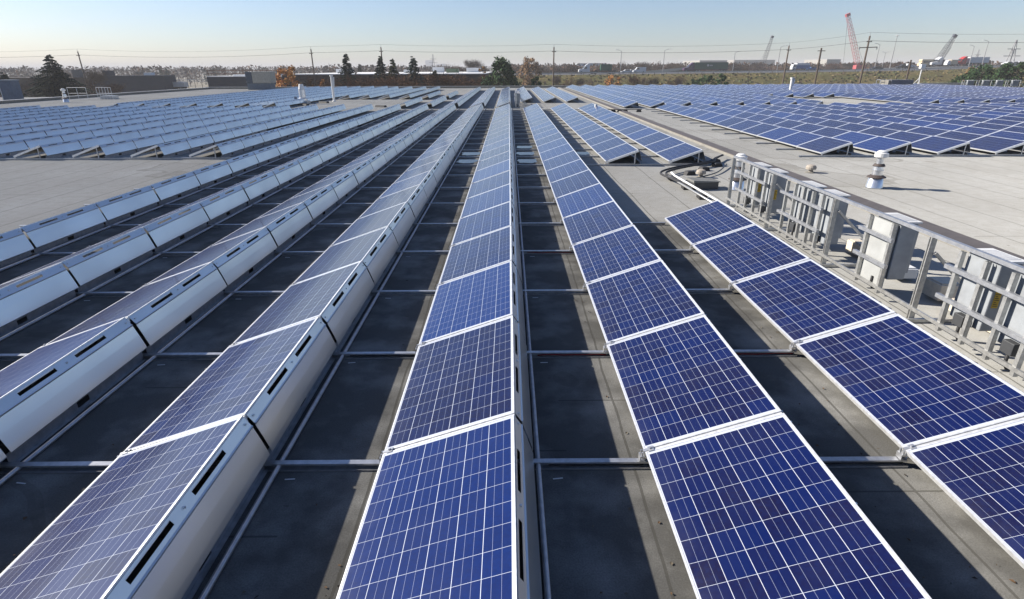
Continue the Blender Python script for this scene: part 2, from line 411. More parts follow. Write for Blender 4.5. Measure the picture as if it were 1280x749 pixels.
for r in (-3, -4): REST += [(X0+P_*r, 42.1, 6 if r == -3 else 5), (X0+P_*r, 54.4, 6)]
for r in (1, 2, 3): REST.append((X0+P_*r, 48.7, 17))
for r in range(-9, -16, -1): REST.append((X0+P_*r, 42.4, 24))
for r in range(-5, -9, -1): REST.append((X0+P_*r, 55.3, 15))
for i in range(-1, 26):
    y = 41.6 if i < 7 else (54.0 if i < 11 else 43.2)
    REST.append((9.98+1.87*i, y, int((85.5-y)/S_)))
cand, rest = [], []
for x, y, n, lab, grp in ROWS:
    seen = 0
    for k in range(n):
        yy = y + k*S_
        ok = False
        for px, py, pz in ((.05, .1, HL), (.9, .1, HZ), (.05, 1.6, HL), (.9, 1.6, HZ), (.5, .8, .3), (1.05, .8, .1)):
            q = project((x+px, yy+py, pz))
            if q and 0 < q[0] < 1280 and 0 < q[1] < 749: ok = True
        if ok:
            cand.append(((Vector((x+.5, yy+.8, .3))-EYE).length, lab.format(ORD[seen]), (x, yy, 0), grp)); seen += 1
        else: rest.append((x, yy))
for x, y, n in REST: rest += [(x, y+k*S_) for k in range(n)]
cand.sort(key=lambda c: c[0])
for i, (d, lab, loc, grp) in enumerate(cand[:298]): solar_panel(lab, loc, grp, 2 if i < 60 else (1 if i < 150 else 0))
rest += [c[2][:2] for c in cand[298:]]

# the many remaining panels, one mass
src = MB(); cells_mb(src, 0, 1); frame_mb(src, 2); deflector_mb(src, 3); lip_mb(src, 3, False); beam_mb(src, 2)
bv = np.array(src.v); nv = len(bv); random.seed(5)
av, af, ami = [], [], []
for i, (x, y) in enumerate(rest):
    av.append(bv + np.array([x, y, 0])); af += [tuple(k+i*nv for k in f) for f in src.f]; ami += src.mi
me = bpy.data.meshes.new('solar_array'); me.from_pydata(np.concatenate(av).tolist(), [], af)
for m in (M['cells'], M['back'], M['frame'], M['defl']): me.materials.append(m)
me.polygons.foreach_set('material_index', ami)
uvl = me.uv_layers.new(name='UVMap'); tone = me.attributes.new('tone', 'FLOAT', 'FACE')
nf = len(src.f); fl = [len(f) for f in src.f]; nl = sum(fl)
one = np.zeros((nl, 2)); pos = 0
for k, n in enumerate(fl):
    if k in src.uv: one[pos:pos+n] = src.uv[k]
    pos += n
uvl.data.foreach_set('uv', np.tile(one, (len(rest), 1)).ravel())
tone.data.foreach_set('value', np.repeat(np.random.RandomState(3).rand(len(rest)), nf))
tag(put('solar_array', me), 'remaining tilted blue panels with silver backs spread over the distant roof', 'solar panels', kind='stuff')

# ------------------------------------------------------------------ rails under the rows
def rail_mesh(length):
    mb = MB(); h = .052
    mb.box(0, length, -.020, .022, h-.004, h)                      # top flange
    mb.box(0, length, .018, .022, .006, h-.0045)                   # web
    mb.box(0, length, -.040, .0175, .003, .0075)                   # bottom flange
    mb.box(0, length, -.0235, -.0205, h-.014, h)                   # lips
    mb.box(0, length, -.0435, -.0405, .003, .016)
    return mb
XL = X0 - 4*P_ - .55
long_rail = rail_mesh(X0+2*P_+.03-XL).mesh('cross_rail', M['alu']); mid_rail = rail_mesh(X0+P_+1.15-XL).mesh('cross_rail', M['alu'])
far_rail = rail_mesh(X0+3*P_+1.15-XL).mesh('cross_rail', M['alu'])
for k in range(-1, 23):
    me = long_rail if k <= 4 else (mid_rail if k < 8 else far_rail)
    o = put('cross_rail', me, loc=(XL, Y0+S_*k, 0))
    tag(o, 'aluminium cross rail under the full rows, %s from the camera' % ORD[k+1], 'rail', 'cross rails under the full rows')
rr = rail_mesh(30.0).mesh('cross_rail', M['alu'])
for k in range(14):
    o = put('cross_rail', rr, loc=(9.30, 18.25+S_*k, 0))
    tag(o, 'aluminium cross rail of the open array past the curb, %s from its front' % ORD[k], 'rail', 'cross rails of the open array')
o = put('cross_rail', rail_mesh(26).mesh('cross_rail', M['alu']), loc=(X0-17*P_-.5, Y0+S_*9-.02, 0))
o.scale = (25.3/26, 1, 1)
tag(o, 'aluminium front rail lying along the edge of the bare roof patch', 'rail')
for i, r in enumerate(range(1, -5, -1)):
    mb = MB(); mb.tube([(0, 0, 0), (0, 43.2, 0)], .019, 10)
    o = mb.build('foot_tube', M['alu'], smooth=True); o.location = (X0+P_*r+HX+.175, -1.5, .026)
    tag(o, 'long aluminium tube at the deflector feet of the %s full row from the inverters' % ORD[i], 'tube', 'tubes at the deflector feet')
for i, (r, k) in enumerate(((0, 0), (0, 1), (0, 3), (1, 0), (1, 1), (-1, 1))):
    random.seed(i); mb = MB(); x = X0+P_*r+HX+.25; n = 9; L = P_-HX-.25
    pts = [(x+L*j/(n-1), Y0+S_*k-.012, .017+random.uniform(0, .012)) for j in range(n)]
    mb.tube(pts, .0065, 6); o = mb.build('cable', M['red'] if i in (1, 2, 4) else M['black'], smooth=True)
    tag(o, '%s cable lying inside the %s cross rail beside the %s full row from the inverters' % ('red' if i in (1, 2, 4) else 'black', ORD[k+1], ORD[1-r]), 'cable')
random.seed(11)
for c_, (ax, nm) in enumerate(((X0+HX+.31, 'third'), (X0-P_+HX+.31, 'fourth'), (X0-2*P_+HX+.31, 'fifth'), (X0-3*P_+HX+.31, 'sixth'))):
    for k in range(0, 4):
        mb = MB(); mb.box(-.035, .035, -.004, .004, 0, .004)
        o = mb.build('spacer_strip', M['white']); o.location = (ax+random.uniform(-.02, .02), Y0+S_*k-.14+random.uniform(-.02, .02), .004); o.rotation_euler = (0, 0, random.uniform(-.15, .15))
        tag(o, 'small white strip on the roof behind the %s full row, %s bay from the camera' % (nm, ORD[k]), 'spacer', 'small white strips on the roof')

# ------------------------------------------------------------------ inverter racks
def inverter(label, loc, rz=0, group=None, w=.52, sticker=True):
    """A wall-type inverter: local y along the rack, local x away from it."""
    r = empty('inverter', label, 'inverter', loc, rz, group)
    b = MB(); b.box(.0, .21, 0, w, 0, .70); b.build('casing', M['cab'], r, bevel=.012)
    l = MB(); l.box(-.008, .235, -.012, w+.012, .702, .722)
    for k in range(9): l.box(.03, .20, .04+k*(w-.08)/9, .04+k*(w-.08)/9+.022, .7225, .728)
    l.build('top_hood', M['white'], r)
    f = MB()
    for k in range(11): f.box(.212, .25, .03+k*(w-.06)/10-.004, .03+k*(w-.06)/10+.004, .08, .66)
    f.build('heat_sink', M['cab'], r)
    if sticker:
        s = MB(); s.box(.035, .095, -.0035, -.0005, .25, .42); s.build('warning_label', M['yellow'], r)
        t = MB()
        for k in range(7): t.box(.042, .088 - (k % 3)*.011, -.0050, -.0040, .268+k*.02, .275+k*.02)
        t.build('label_print', M['ink'], r)
    if sticker:
      j = MB(); j.box(-.085, -.012, w*.30, w*.62, -.02, .10); j.build('junction_box', M['dark'], r, bevel=.006)
    c = MB(); c.tube([(-.05, w*.45, -.02), (-.05, w*.45, -.10), (-.02, w*.45, -.17), (.1, w*.45, -.20)], .016, 7); c.build('cable_tail', M['black'], r, smooth=True)
def rack(label, loc, rz, posts, units, group=None):
    """Posts at the given local y; units = (y0, y1, number of strut uprights)."""
    r = empty('equipment_rack', label, 'equipment rack', loc, rz, group)
    for y in posts:
        p = MB(); p.box(-.028, .022, y-.022, y+.022, .006, .985)
        p.box(-.040, -.029, y-.022, y-.012, .006, .985); p.box(-.040, -.029, y+.012, y+.022, .006, .985)
        p.build('post', M['galv'], r)
        f = MB(); f.box(-.10, 1.0, y-.062, y-.023, .006, .046); f.build('foot_rail', M['galv'], r)
        d = MB(); d.bar((.03, y-.035, .82), (.88, y-.035, .06), .03, .03); d.build('brace', M['galv'], r)
    y0, y1 = posts[0], posts[-1]
    t = MB(); t.box(-.026, .020, y0-.03, y1+.03, .987, 1.027); t.build('top_rail', M['alu'], r)
    t = MB(); t.box(-.064, -.041, y0-.03, y1+.03, .155, .195); t.build('lower_rail', M['galv'], r)
    for u0, u1, n in units:
        for z in (.765, .445):
            t = MB(); t.box(-.092, -.052, u0-.10, u1+.10, z, z+.042); t.build('cross_strut', M['alu'], r)
        for k in range(n):
            y = u0 + (u1-u0)*k/(n-1)
            t = MB(); t.box(-.0505, -.0445, y-.020, y+.020, .10, .97); t.box(-.0440, -.005, y-.020, y-.014, .10, .97); t.box(-.0440, -.005, y+.014, y+.020, .10, .97)
            t.build('upright_strut', M['galv'], r)
    return r
RXK = 4.55
rack('long galvanised strut rack holding four inverter bays beside the blue panels', (RXK, 0, 0), 0,
     [3.85, 5.75, 7.65, 9.6, 11.45], [(9.85, 10.92, 4), (7.95, 9.05, 5), (6.36, 6.82, 2), (4.35, 5.30, 4)])
IG = None
inverter('grey inverter at the rack end closest to the silver flue, with yellow label', (RXK+.035, 10.36, .275), w=.44)
inverter('grey inverter standing second along from the flue end of the rack', (RXK+.035, 9.70, .275), w=.40)
inverter('grey inverter, third along from the flue end, its yellow label seen through the struts', (RXK+.035, 8.46, .275), w=.44)
inverter('grey inverter in front of the third rack post from the camera', (RXK+.035, 7.82, .275), w=.40)
inverter('plain narrow grey cabinet with white back alone between two rack posts', (RXK+.035, 6.34, .275), w=.44, sticker=False)
inverter('biggest looking grey inverter with yellow label and white louvred top', (RXK+.035, 4.90, .275), w=.40)
inverter('grey inverter cut off by the picture edge at the rack end', (RXK+.035, 4.30, .275), w=.40)
# the plain bay has a sheet behind its struts
b = MB(); b.box(RXK-.003, RXK+.022, 6.36, 6.80, .14, .955); o = b.build('backing_panel', mat('pale_grey_sheet', (.36, .37, .365), .5, scale=3)); tag(o, 'flat white backing sheet fixed behind the two struts of the narrow bay', 'panel')
for i, (x, y, w, l, h, lab) in enumerate(((5.35, 8.05, .30, .42, .17, 'beige concrete ballast block behind the third rack post'), (5.30, 7.25, .28, .55, .13, 'low beige ballast block behind the plain narrow cabinet'),
        (5.25, 5.60, .30, .80, .12, 'longest pale ballast block behind the bigger inverter bay'), (5.32, 6.35, .30, .30, .20, 'short pale ballast block in the shade of the narrow cabinet'),
        (5.30, 4.60, .30, .45, .16, 'pale ballast block behind the inverter at the picture edge'))):
    m = MB(); m.box(-w/2, w/2, -l/2, l/2, 0, h); m.box(-w/2+.02, w/2-.02, -l/2+.02, l/2-.02, h+.001, h+.016)
    o = m.build('ballast_block', M['beige'] if i not in (1,) else M['white'], bevel=.012); o.location = (x, y, .05); tag(o, lab, 'ballast block', 'ballast blocks behind the rack')
m = MB(); random.seed(4); pts = []
for k in range(60): pts.append((RXK-.14+random.uniform(-.03, .03), 4.3+k*.115, .04+random.uniform(0, .03)))
m.tube(pts, .011, 6); tag(m.build('cable', M['black'], smooth=True), 'loose black cable run along the foot of the inverter rack', 'cable')
m = MB(); pts = [(RXK-.20+random.uniform(-.02, .02), 4.3+k*.115, .03+random.uniform(0, .02)) for k in range(60)]
m.tube(pts, .009, 6); tag(m.build('conduit', M['dark'], smooth=True), 'grey conduit along the foot of the inverter rack', 'conduit')
rack('distant strut rack seen end on among the far silver panel rows', (.52, 42.4, 0), 0, [0, 1.9, 3.8, 5.7], [(.3, 1.5, 5), (2.2, 3.4, 5), (4.1, 5.2, 5)])
for i, y in enumerate((.4, 1.0, 2.3, 2.9, 4.2)): inverter('pale inverter %s along the distant end-on rack' % ORD[i], (.555, 42.4+y, .275), w=.46, sticker=False)
fr = spot(1200, 112, 77)
rack('distant strut rack with four white inverters on the far roof edge', (fr.x, 77, 0), -math.pi/2, [0, 1.9, 3.8, 5.7, 7.6], [(.35, 1.5, 4), (2.25, 3.4, 4), (4.4, 4.9, 2), (6.0, 7.2, 4)])
for i, y in enumerate((.5, 2.5, 4.3, 6.3)): inverter('white inverter %s from the wooden pole on the far edge rack' % ORD[i], (fr.x+y, 77-.035, .275), -math.pi/2, w=.9, sticker=False)

# ------------------------------------------------------------------ flues, vents, pipes
def flue(label, loc, h, s=1.0, group=None):
    r = empty('flue', label, 'flue', loc, 0, group)
    a = MB(); a.lathe([(.19*s, .003), (.185*s, .02), (.15*s, .235*h/.86), (.14*s, .245*h/.86)], 24); a.build('cone_base', M['steel'], r, smooth=True)
    k = h/.86
    a = MB(); a.lathe([(.205*s, .248*k), (.20*s, .262*k), (.135*s, .30*k), (.125*s, .305*k)], 24); a.build('storm_collar', M['rust'], r)
    a = MB(); a.lathe([(.118*s, .306*k), (.118*s, .39*k), (.126*s, .395*k), (.126*s, .42*k), (.118*s, .425*k), (.112*s, .50*k)], 24); a.build('pipe', M['steel'], r, smooth=False)
    a = MB(); a.lathe([(.128*s, .502*k), (.132*s, .515*k), (.10*s, .56*k)], 24); a.build('upper_collar', M['rust'], r)
    a = MB(); a.lathe([(.082*s, .562*k), (.078*s, .68*k), (.085*s, .70*k)], 20); a.build('upper_pipe', M['steel'], r, smooth=False)
    a = MB(); a.lathe([(.10*s, .702*k), (.145*s, .715*k), (.145*s, .80*k), (.10*s, .815*k), (.10*s, .84*k), (.06*s, .86*k)], 20); a.build('cap', M['white'], r, smooth=False)
flue('silver roof flue with dark collars standing alone on the open roof', (8.71, 13.30, 0), .87)
flue('silver roof flue partly hidden behind the end post of the rack', (5.36, 13.16, 0), .83)
def dome(label, loc, s):
    r = empty('dome_vent', label, 'vent', loc)
    a = MB(); a.lathe([(.16*s, .003), (.16*s, .015), (.09*s, .03)], 18); a.build('base_flange', M['ridge_side'], r)
    a = MB(); a.lathe([(.07*s, .031), (.07*s, .09), (.155*s, .095), (.158*s, .15), (.13*s, .195), (.06*s, .215)], 18); a.build('hood', mat('weathered_vent_hood', (.34, .30, .25), .8, scale=9), r, smooth=False)
dome('small beige dome vent beside the cable blocks and the roof curb', (5.02, 14.74, 0), .80)
dome('small beige dome vent alone on the open roof behind the rack', (8.24, 15.4, 0), .85)
def pipe_vent(label, loc, h, r_, tee=True):
    r = empty('vent_pipe', label, 'vent pipe', loc)
    a = MB(); a.lathe([(r_*1.7, .003), (r_*1.6, .06), (r_, .10), (r_, h)], 14); a.build('pipe', M['white'], r, smooth=False)
    if tee:
        a = MB(); a.lathe([(r_*1.45, h+.001), (r_*1.45, h+.12)], 14); a.build('cap', M['white'], r)
        a = MB(); a.bar((r_*1.1, 0, h*.55), (r_*1.9, 0, h*.98), r_*.9, r_*.9); a.build('elbow', M['white'], r)
pipe_vent('tall white vent pipe with elbow on the bare walkway among silver rows', (-15.4, 52.2, 0), 2.05, .10)
pipe_vent('white capped vent pipe rising out of the open blue array', (30.6, 64.6, 0), 1.5, .14, True)
flue('stubby white flue near the guard rail on the far empty roof', (-39.3, 52.7, 0), 1.15, 1.3)
# exhaust fan on the left field
r = empty('exhaust_fan', 'silver exhaust fan stack with white top among the silver-backed rows', 'exhaust fan', (-16.95, 48.8, 0))
a = MB(); a.box(-.45, .45, -.45, .45, .003, .25); a.build('curb', M['alu'], r)
a = MB(); a.lathe([(.36, .252), (.36, .42), (.26, .50), (.26, 1.12)], 20); a.build('stack', M['steel'], r)
a = MB(); a.lathe([(.20, 1.122), (.24, 1.14), (.17, 1.5), (.15, 1.52)], 20); a.build('top_cap', M['white'], r)
a = MB()
a.box(-.50, -.30, -.56, -.455, .25, .60); a.build('motor_box', M['cab'], r)

# ------------------------------------------------------------------ cable run on rubber blocks, junction box
BLK = [(6.25, 17.2), (6.05, 16.5), (5.45, 15.8), (4.85, 15.15), (4.18, 14.35), (4.20, 13.25), (4.24, 12.2)]
WHERE = ['tucked beneath the corner of the shorter row', 'second from the shorter row corner', 'third from the shorter row corner', 'in the middle of the cable bend', 'at the tight turn of the cable bend', 'beside the dark junction box', 'closest to the short row by the rack']
for (x, y), w in zip(BLK, WHERE):
    m = MB(); m.prism([(-.15, 0), (.15, 0), (.10, .10), (-.10, .10)], -.09, .09)
    o = m.build('rubber_block', M['black'], bevel=.008); o.location = (x, y, .003); o.rotation_euler = (0, 0, .3 if y > 14.5 else 1.5)
    tag(o, 'black rubber support block ' + w, 'support block', 'rubber blocks under the cable bend')
def smooth_path(P, n=8):
    out = []; P = [Vector(p) for p in P]
    for i in range(len(P)-1):
        a, b, c, d = P[max(i-1, 0)], P[i], P[i+1], P[min(i+2, len(P)-1)]
        for k in range(n):
            t = k/n; out.append(.5*((2*b)+(c-a)*t+(2*a-5*b+4*c-d)*t*t+(3*b-a-3*c+d)*t**3))
    return out + [P[-1]]
for i, (off, z, lab) in enumerate(((.05, .13, 'outer black cable of the bend on the rubber blocks'), (-.02, .125, 'inner black cable of the bend on the rubber blocks'))):
    m = MB(); m.tube(smooth_path([(6.7, 17.9-off, z), (6.25, 17.2+off, z), (5.95, 16.6+off*2, z), (5.3, 16.05+off*2, z), (4.5-off, 15.35+off*2, z), (4.05-off*2, 14.7, z), (4.08-off, 13.8, z), (4.15, 12.6, z)]), .028, 8)
    tag(m.build('cable', M['black'], smooth=True), lab, 'cable')
m = MB(); m.tube(smooth_path([(6.3, 16.4, .08), (5.6, 15.2, .05), (4.7, 14.3, .05), (4.35, 13.9, .06), (4.22, 13.2, .13)]), .018, 8); tag(m.build('cable', M['dark'], smooth=True), 'thin dark cable cutting the corner of the bend below the dome vent', 'cable')
m = MB(); m.tube([(4.13, 14.35, .20), (4.15, 14.1, .165), (4.27, 10.4, .165)], .025, 10); tag(m.build('conduit', M['white'], smooth=True), 'straight white conduit on rubber blocks leading to the short row', 'conduit')
m = MB(); m.tube([(4.03, 14.2, .125), (4.17, 10.4, .125)], .022, 10); tag(m.build('conduit', M['galv'], smooth=True), 'grey conduit beside the straight white one on rubber blocks', 'conduit')
r = empty('roof_box', 'dark sloped box on the roof beside the white conduit', 'junction box', (4.62, 13.35, 0), .1)
m = MB(); m.box(-.30, .30, -.21, .21, .003, .17); m.build('body', M['dark'], r, bevel=.01)
m = MB(); m.prism([(-.325, .172), (.325, .172), (.325, .19), (-.325, .225)], -.235, .235); m.build('lid', mat('weathered_lid', (.16, .16, .15), .7), r)
# farther cable blocks
for i, (px, py) in enumerate(((747, 132), (767, 132.6), (775, 132.4), (782, 132.6), (799, 132.4), (746, 119))):
    v = spot(px, py, 38.2 if i < 5 else 58); m = MB(); m.prism([(-.17, 0), (.17, 0), (.11, .14), (-.11, .14)], -.1, .1)
    o = m.build('rubber_block', M['black']); o.location = (v.x, v.y, .003)
    tag(o, 'small far black support block, %s along the thin cable by the roof curb' % ORD[i] if i < 5 else 'lone small black block on bare roof far beyond the curb', 'support block')
m = MB(); v0, v1 = spot(745, 131, 38.2), spot(803, 131, 38.2)
m.tube(smooth_path([(v0.x-.3, 38.3, .1), (v0.x, 38.2, .28), (v0.x+.9, 38.2, .16), (v1.x, 38.2, .16)]), .025, 6); tag(m.build('cable', M['black'], smooth=True), 'thin far black cable crossing the bare roof past the curb', 'cable')
pipe_vent('short white vent pipe beside the far cable and the roof curb', (spot(745, 131, 37.2).x, 37.2, 0), .55, .09, False)
for i, (x, y) in enumerate(((-18.1, 46.4), (-16.2, 46.6), (-15.6, 49.9), (-9.6, 44.2), (-6.2, 45.0))):
    m = MB(); m.prism([(-.2, 0), (.2, 0), (.13, .13), (-.13, .13)], -.4, .4); o = m.build('rubber_block', M['black']); o.location = (x, y, .003); o.rotation_euler = (0, 0, 1.2)
    tag(o, ['black block lying before the silver exhaust fan', 'second black block by the foot of the exhaust fan', 'black block between exhaust fan and tall white pipe', 'lone black block on the walkway past the white pipe', 'black block on the walkway beside the full rows'][i], 'support block')

# ------------------------------------------------------------------ roof-edge units
r = empty('air_conditioner', 'beige and blue rooftop air conditioner before the orange tree', 'air conditioner', (spot(328, 112, 84).x, 84, 0))
m = MB(); m.box(-1.6, 1.6, -.9, .9, .003, .85); m.build('curb', mat('blue_grey_steel', (.10, .13, .17), .5), r)
m = MB(); m.box(-.75, 1.75, -1.0, 1.0, .852, 2.35); m.build('housing', mat('tan_housing', (.34, .32, .27), .6), r, bevel=.03)
m = MB(); m.box(-1.65, -.755, -1.0, 1.0, .852, 2.3); m.build('fan_section', mat('navy_grille', (.06, .075, .10), .5), r, bevel=.03)
v = spot(1119, 107, 82)
r = empty('air_conditioner', 'dark grey rooftop unit standing on the far roof by the wooden poles', 'air conditioner', (v.x, 82, 0))
m = MB(); m.box(-1.3, 1.75, -1.0, 1.0, .003, 1.0); m.build('housing', mat('dark_grey_housing', (.13, .13, .15), .6), r, bevel=.03)
m = MB(); m.box(-1.62, -1.32, -.9, .9, .003, .95); m.build('end_panel', M['ridge_side'], r)
m = MB()
for a, b in (((-2.2, 0, 0), (-2.2, 0, 1.0)), ((-2.2, 0, 1.0), (-1.5, 0, 1.0)), ((-2.2, .8, 0), (-2.2, .8, 1.0)), ((-2.2, 0, 1.0), (-2.2, .8, 1.0))): m.bar(a, b, .06, .06)
m.build('guard_frame', M['alu'], r)
v = spot(1147, 107, 83)
r = empty('camera_mast', 'white box on a braced mast at the far roof edge', 'mast', (v.x, 83, 0))
m = MB(); m.tube([(0, 0, 0), (0, 0, 2.4)], .07, 8); m.build('pole', M['white'], r)
for q in ((-1.0, 0, 0), (-.3, -.7, 0)):
    m = MB(); m.bar(q, (0, 0, 1.2), .07, .07); m.build('brace', M['white'], r)
m = MB(); m.box(-.32, .32, -.25, .25, 2.402, 2.95); m.build('camera_box', M['white'], r, bevel=.03)
r = empty('guard_rail', 'open pipe guard rail round a roof hatch near the big spruce', 'guard rail', (spot(112, 120, 58).x, 58, 0))
def hrail(name, x0, x1, n):
    for z in (.55, 1.07):
        m = MB(); m.tube([(x0, 0, z), (x1, 0, z)], .022, 6); m.build('rail', M['alu'], r)
    for k in range(n):
        x = x0+(x1-x0)*k/(n-1); m = MB(); m.tube([(x, 0, 0), (x, 0, 1.07)], .022, 6); m.build('post', M['alu'], r)
hrail('a', -2.0, -.2, 3); hrail('b', .8, 2.2, 6)
m = MB(); m.box(.9, 2.1, .1, 1.1, .003, .3); m.build('hatch', M['alu'], r)
# the lower neighbouring roof past the edge, with its cabinet
r = empty('low_building', 'dark low building edge beyond the pale coping', 'building', (-61, 52, GZ))
m = MB(); m.box(-17, 17, -24, 17, .003, 7.55); m.build('wall', mat('dark_metal_siding', (.035, .037, .042), .6), r)
m = MB(); m.box(-17.1, 17.1, -24.1, 17.1, 7.552, 7.75); m.build('roof_edge', mat('tar_roof', (.06, .06, .06), .8), r)
v = spot(15.5, 118, 62)
r = empty('roof_cabinet', 'blue-grey cabinet with pale side on the dark neighbouring roof', 'cabinet', (v.x, 62, -.25))
m = MB(); m.box(-.55, .6, -.6, .6, .003, 1.9); m.build('body', mat('slate_blue_steel', (.12, .15, .20), .5), r, bevel=.02)
m = MB(); m.box(-.62, -.552, -.62, .62, .003, 1.9); m.build('side_panel', M['white'], r)
m = MB(); m.box(-.66, .64, -.66, .66, 1.903, 2.0); m.build('lid', M['cab'], r)

# ------------------------------------------------------------------ embankment and highway
HX_ = [-60, -30, 0, 51, 103, 149, 165, 185, 300, 420]; HZ_ = [-.6, 0, .2, .5, .85, 1.35, 1.9, 2.6, 4.0, 4.5]
def road_z(x): return float(np.interp(x, HX_, HZ_))
g = MB(); xs = list(range(-60, 421, 6)); random.seed(2)
prof = [(176, GZ+.02), (183, -6.0), (190, -4.2), (197, -2.4), (204, -.9), (210, -.25), (213, -.05), (276, -.05), (292, GZ+.02)]
rows = []
for i, x in enumerate(xs):
    k = min(1, (x+60)/24); rows.append([(x, y+random.uniform(-.6, .6)*(0 < j < 6), GZ+.02 + k*((road_z(x)+z if z > -7 else GZ+.02)-GZ-.02) + (random.uniform(-.25, .25) if 0 < j < 5 else 0)) for j, (y, z) in enumerate(prof)])
for a, b in zip(rows, rows[1:]):
    for j in range(len(prof)-1): g.face([a[j], b[j], b[j+1], a[j+1]])
gm = G('autumn_embankment_grass'); pos = gm.n('ShaderNodeNewGeometry').outputs['Position']
n1 = gm.noise(pos, .12, 6, .65); n2 = gm.noise(pos, 1.1, 6, .7)
c = gm.mix(gm.ramp(n1, .35, .65), (.135, .105, .042), (.085, .088, .030)); c = gm.mix(gm.m_('MULTIPLY', gm.ramp(n2, .45, .7), .7), c, (.055, .042, .024))
gm.t.links.new(c, gm.b.inputs['Base Color']); gm.b.inputs['Roughness'].default_value = .95; gm.b.inputs['Specular IOR Level'].default_value = .1; gm.bump(n2, 1, .6)
structure('embankment', g, gm.m)
g = MB()
for a, b in zip(xs, xs[1:]):
    if a >= -36: g.face([(a, 215, road_z(a)), (b, 215, road_z(b)), (b, 274, road_z(b)), (a, 274, road_z(a))])
structure('highway', g, mat('asphalt', (.07, .07, .072), .9, scale=.5))
# tufts of dry grass on the slope
random.seed(8); g = MB()
for i in range(2600):
    x = random.uniform(-20, 240); t = random.random(); y = 186+25*t; z = float(np.interp(y, [p[0] for p in prof], [p[1] for p in prof]))+road_z(x)
    h = random.uniform(.12, .45); a = random.uniform(0, 3.14); w = random.uniform(.15, .5); dx, dy = math.cos(a)*w, math.sin(a)*w
    for q in range(2):
        ox, oy = random.uniform(-.2, .2), random.uniform(-.2, .2)
        g.face([(x-dx+ox, y-dy, z-.25), (x+dx+ox, y+dy, z-.25), (x+dx*.6+oy, y+dy+ox, z+h), (x-dx*.9+oy, y-dy, z+h*.8)], i % 3)
tag(g.build('grass', [mat('dry_grass', (.16, .125, .05), .9), mat('green_grass', (.07, .085, .028), .9), mat('brown_weeds', (.07, .045, .026), .9)]), 'dry autumn grass and weeds on the highway embankment', 'grass', kind='stuff')
M['rail_steel'] = mat('guardrail_steel', (.42, .43, .43), .5, .5)
r = empty('highway_guard_rail', 'long steel guard rail along the top of the embankment', 'guard rail', (0, 213.6, 0))
m = MB()
for a, b in zip(xs, xs[1:]):
    if a >= -30: m.bar((a, 0, road_z(a)+.62), (b, 0, road_z(b)+.62), .08, .30)
m.build('beam', M['rail_steel'], r)
for k in range(62):
    x = -28+k*4.2; m = MB(); m.box(x-.08, x+.08, .06, .2, road_z(x)-.3, road_z(x)+.75); m.build('post', M['wood'], r)
r = empty('ramp_barrier', 'pale concrete ramp barrier climbing behind the purple truck', 'barrier', (0, 284, 0))
a, b = spot(795, 91, 284), spot(862, 84.6, 284)
m = MB(); m.bar((a.x, 0, a.z-.3), (b.x, 0, b.z-.3), .4, 1.1); m.build('barrier', mat('ramp_concrete', (.42, .41, .38), .8), r)
m = MB(); m.bar((a.x, .5, a.z-4), (b.x, .5, b.z-4.5), .5, 8); m.build('abutment', mat('ramp_earth', (.12, .10, .06), .9), r)

# ------------------------------------------------------------------ vehicles on the highway
M['tyre'] = mat('tyre', (.02, .02, .02), .8); M['glass'] = mat('vehicle_glass', (.02, .025, .03), .1, spec=.8)
M['chassis'] = mat('chassis', (.04, .04, .045), .6)
def paint(name, c): return mat(name, c, .35, scale=1, c2=tuple(x*.9 for x in c))
P_white, P_green, P_plum, P_red, P_blue = paint('white_vehicle_paint', (.56, .57, .58)), paint('green_container', (.012, .075, .045)), paint('plum_paint', (.06, .02, .06)), paint('red_paint', (.40, .025, .02)), paint('blue_paint', (.05, .12, .28))
P_black, P_beige, P_silver = paint('black_paint', (.02, .02, .024)), paint('beige_paint', (.52, .43, .30)), paint('silver_paint', (.45, .46, .47))
def wheels(r, xs_, rad=.5, half=1.15):
    for x in xs_:
        for s in (-1, 1):
            m = MB(); m.tube([(x, s*half-.16, rad), (x, s*half+.16, rad)], rad, 14); w = m.build('wheel', M['tyre'], r)
            m = MB(); m.tube([(x, s*half-.17, rad), (x, s*half+.17, rad)], rad*.55, 10); m.build('rim', M['rail_steel'], w)
def vehicle(name, label, cat, px, py, Y, flip=False):
    v = spot(px, py, Y); return empty(name, label, cat, (v.x, Y, road_z(v.x)+.02), math.pi if flip else 0)
def tractor(r, pm, x=0, sleek=True):
    P = [(x, .75), (x, 1.55), (x+.25, 1.75), (x+1.75, 1.95), (x+2.35, 2.85), (x+2.9, 3.35), (x+3.6, 3.85), (x+4.3, 3.95), (x+4.3, .75)]
    m = MB(); m.prism(P, -1.2, 1.2); m.build('cab', pm, r, bevel=.06)
    m = MB(); m.prism([(x+1.70, 2.02), (x+2.27, 2.84), (x+2.21, 2.88), (x+1.64, 2.06)], -1.05, 1.05); m.build('windscreen', M['glass'], r)
    for s in (-1, 1):
        m = MB(); m.prism([(x+1.95, 1.9), (x+2.45, 2.6), (x+3.1, 2.6), (x+3.1, 1.9)], s*1.2-.015, s*1.2+.015); m.build('side_window', M['glass'], r)
    m = MB(); m.box(x+.3, x+7.2, -.5, .5, .55, .95); m.build('chassis', M['chassis'], r)
    m = MB(); m.tube([(x+4.5, 1.0, .9), (x+4.5, 1.0, 3.7)], .09, 8); m.build('exhaust_stack', M['rail_steel'], r)
    wheels(r, (x+1.0, x+5.3, x+6.6))
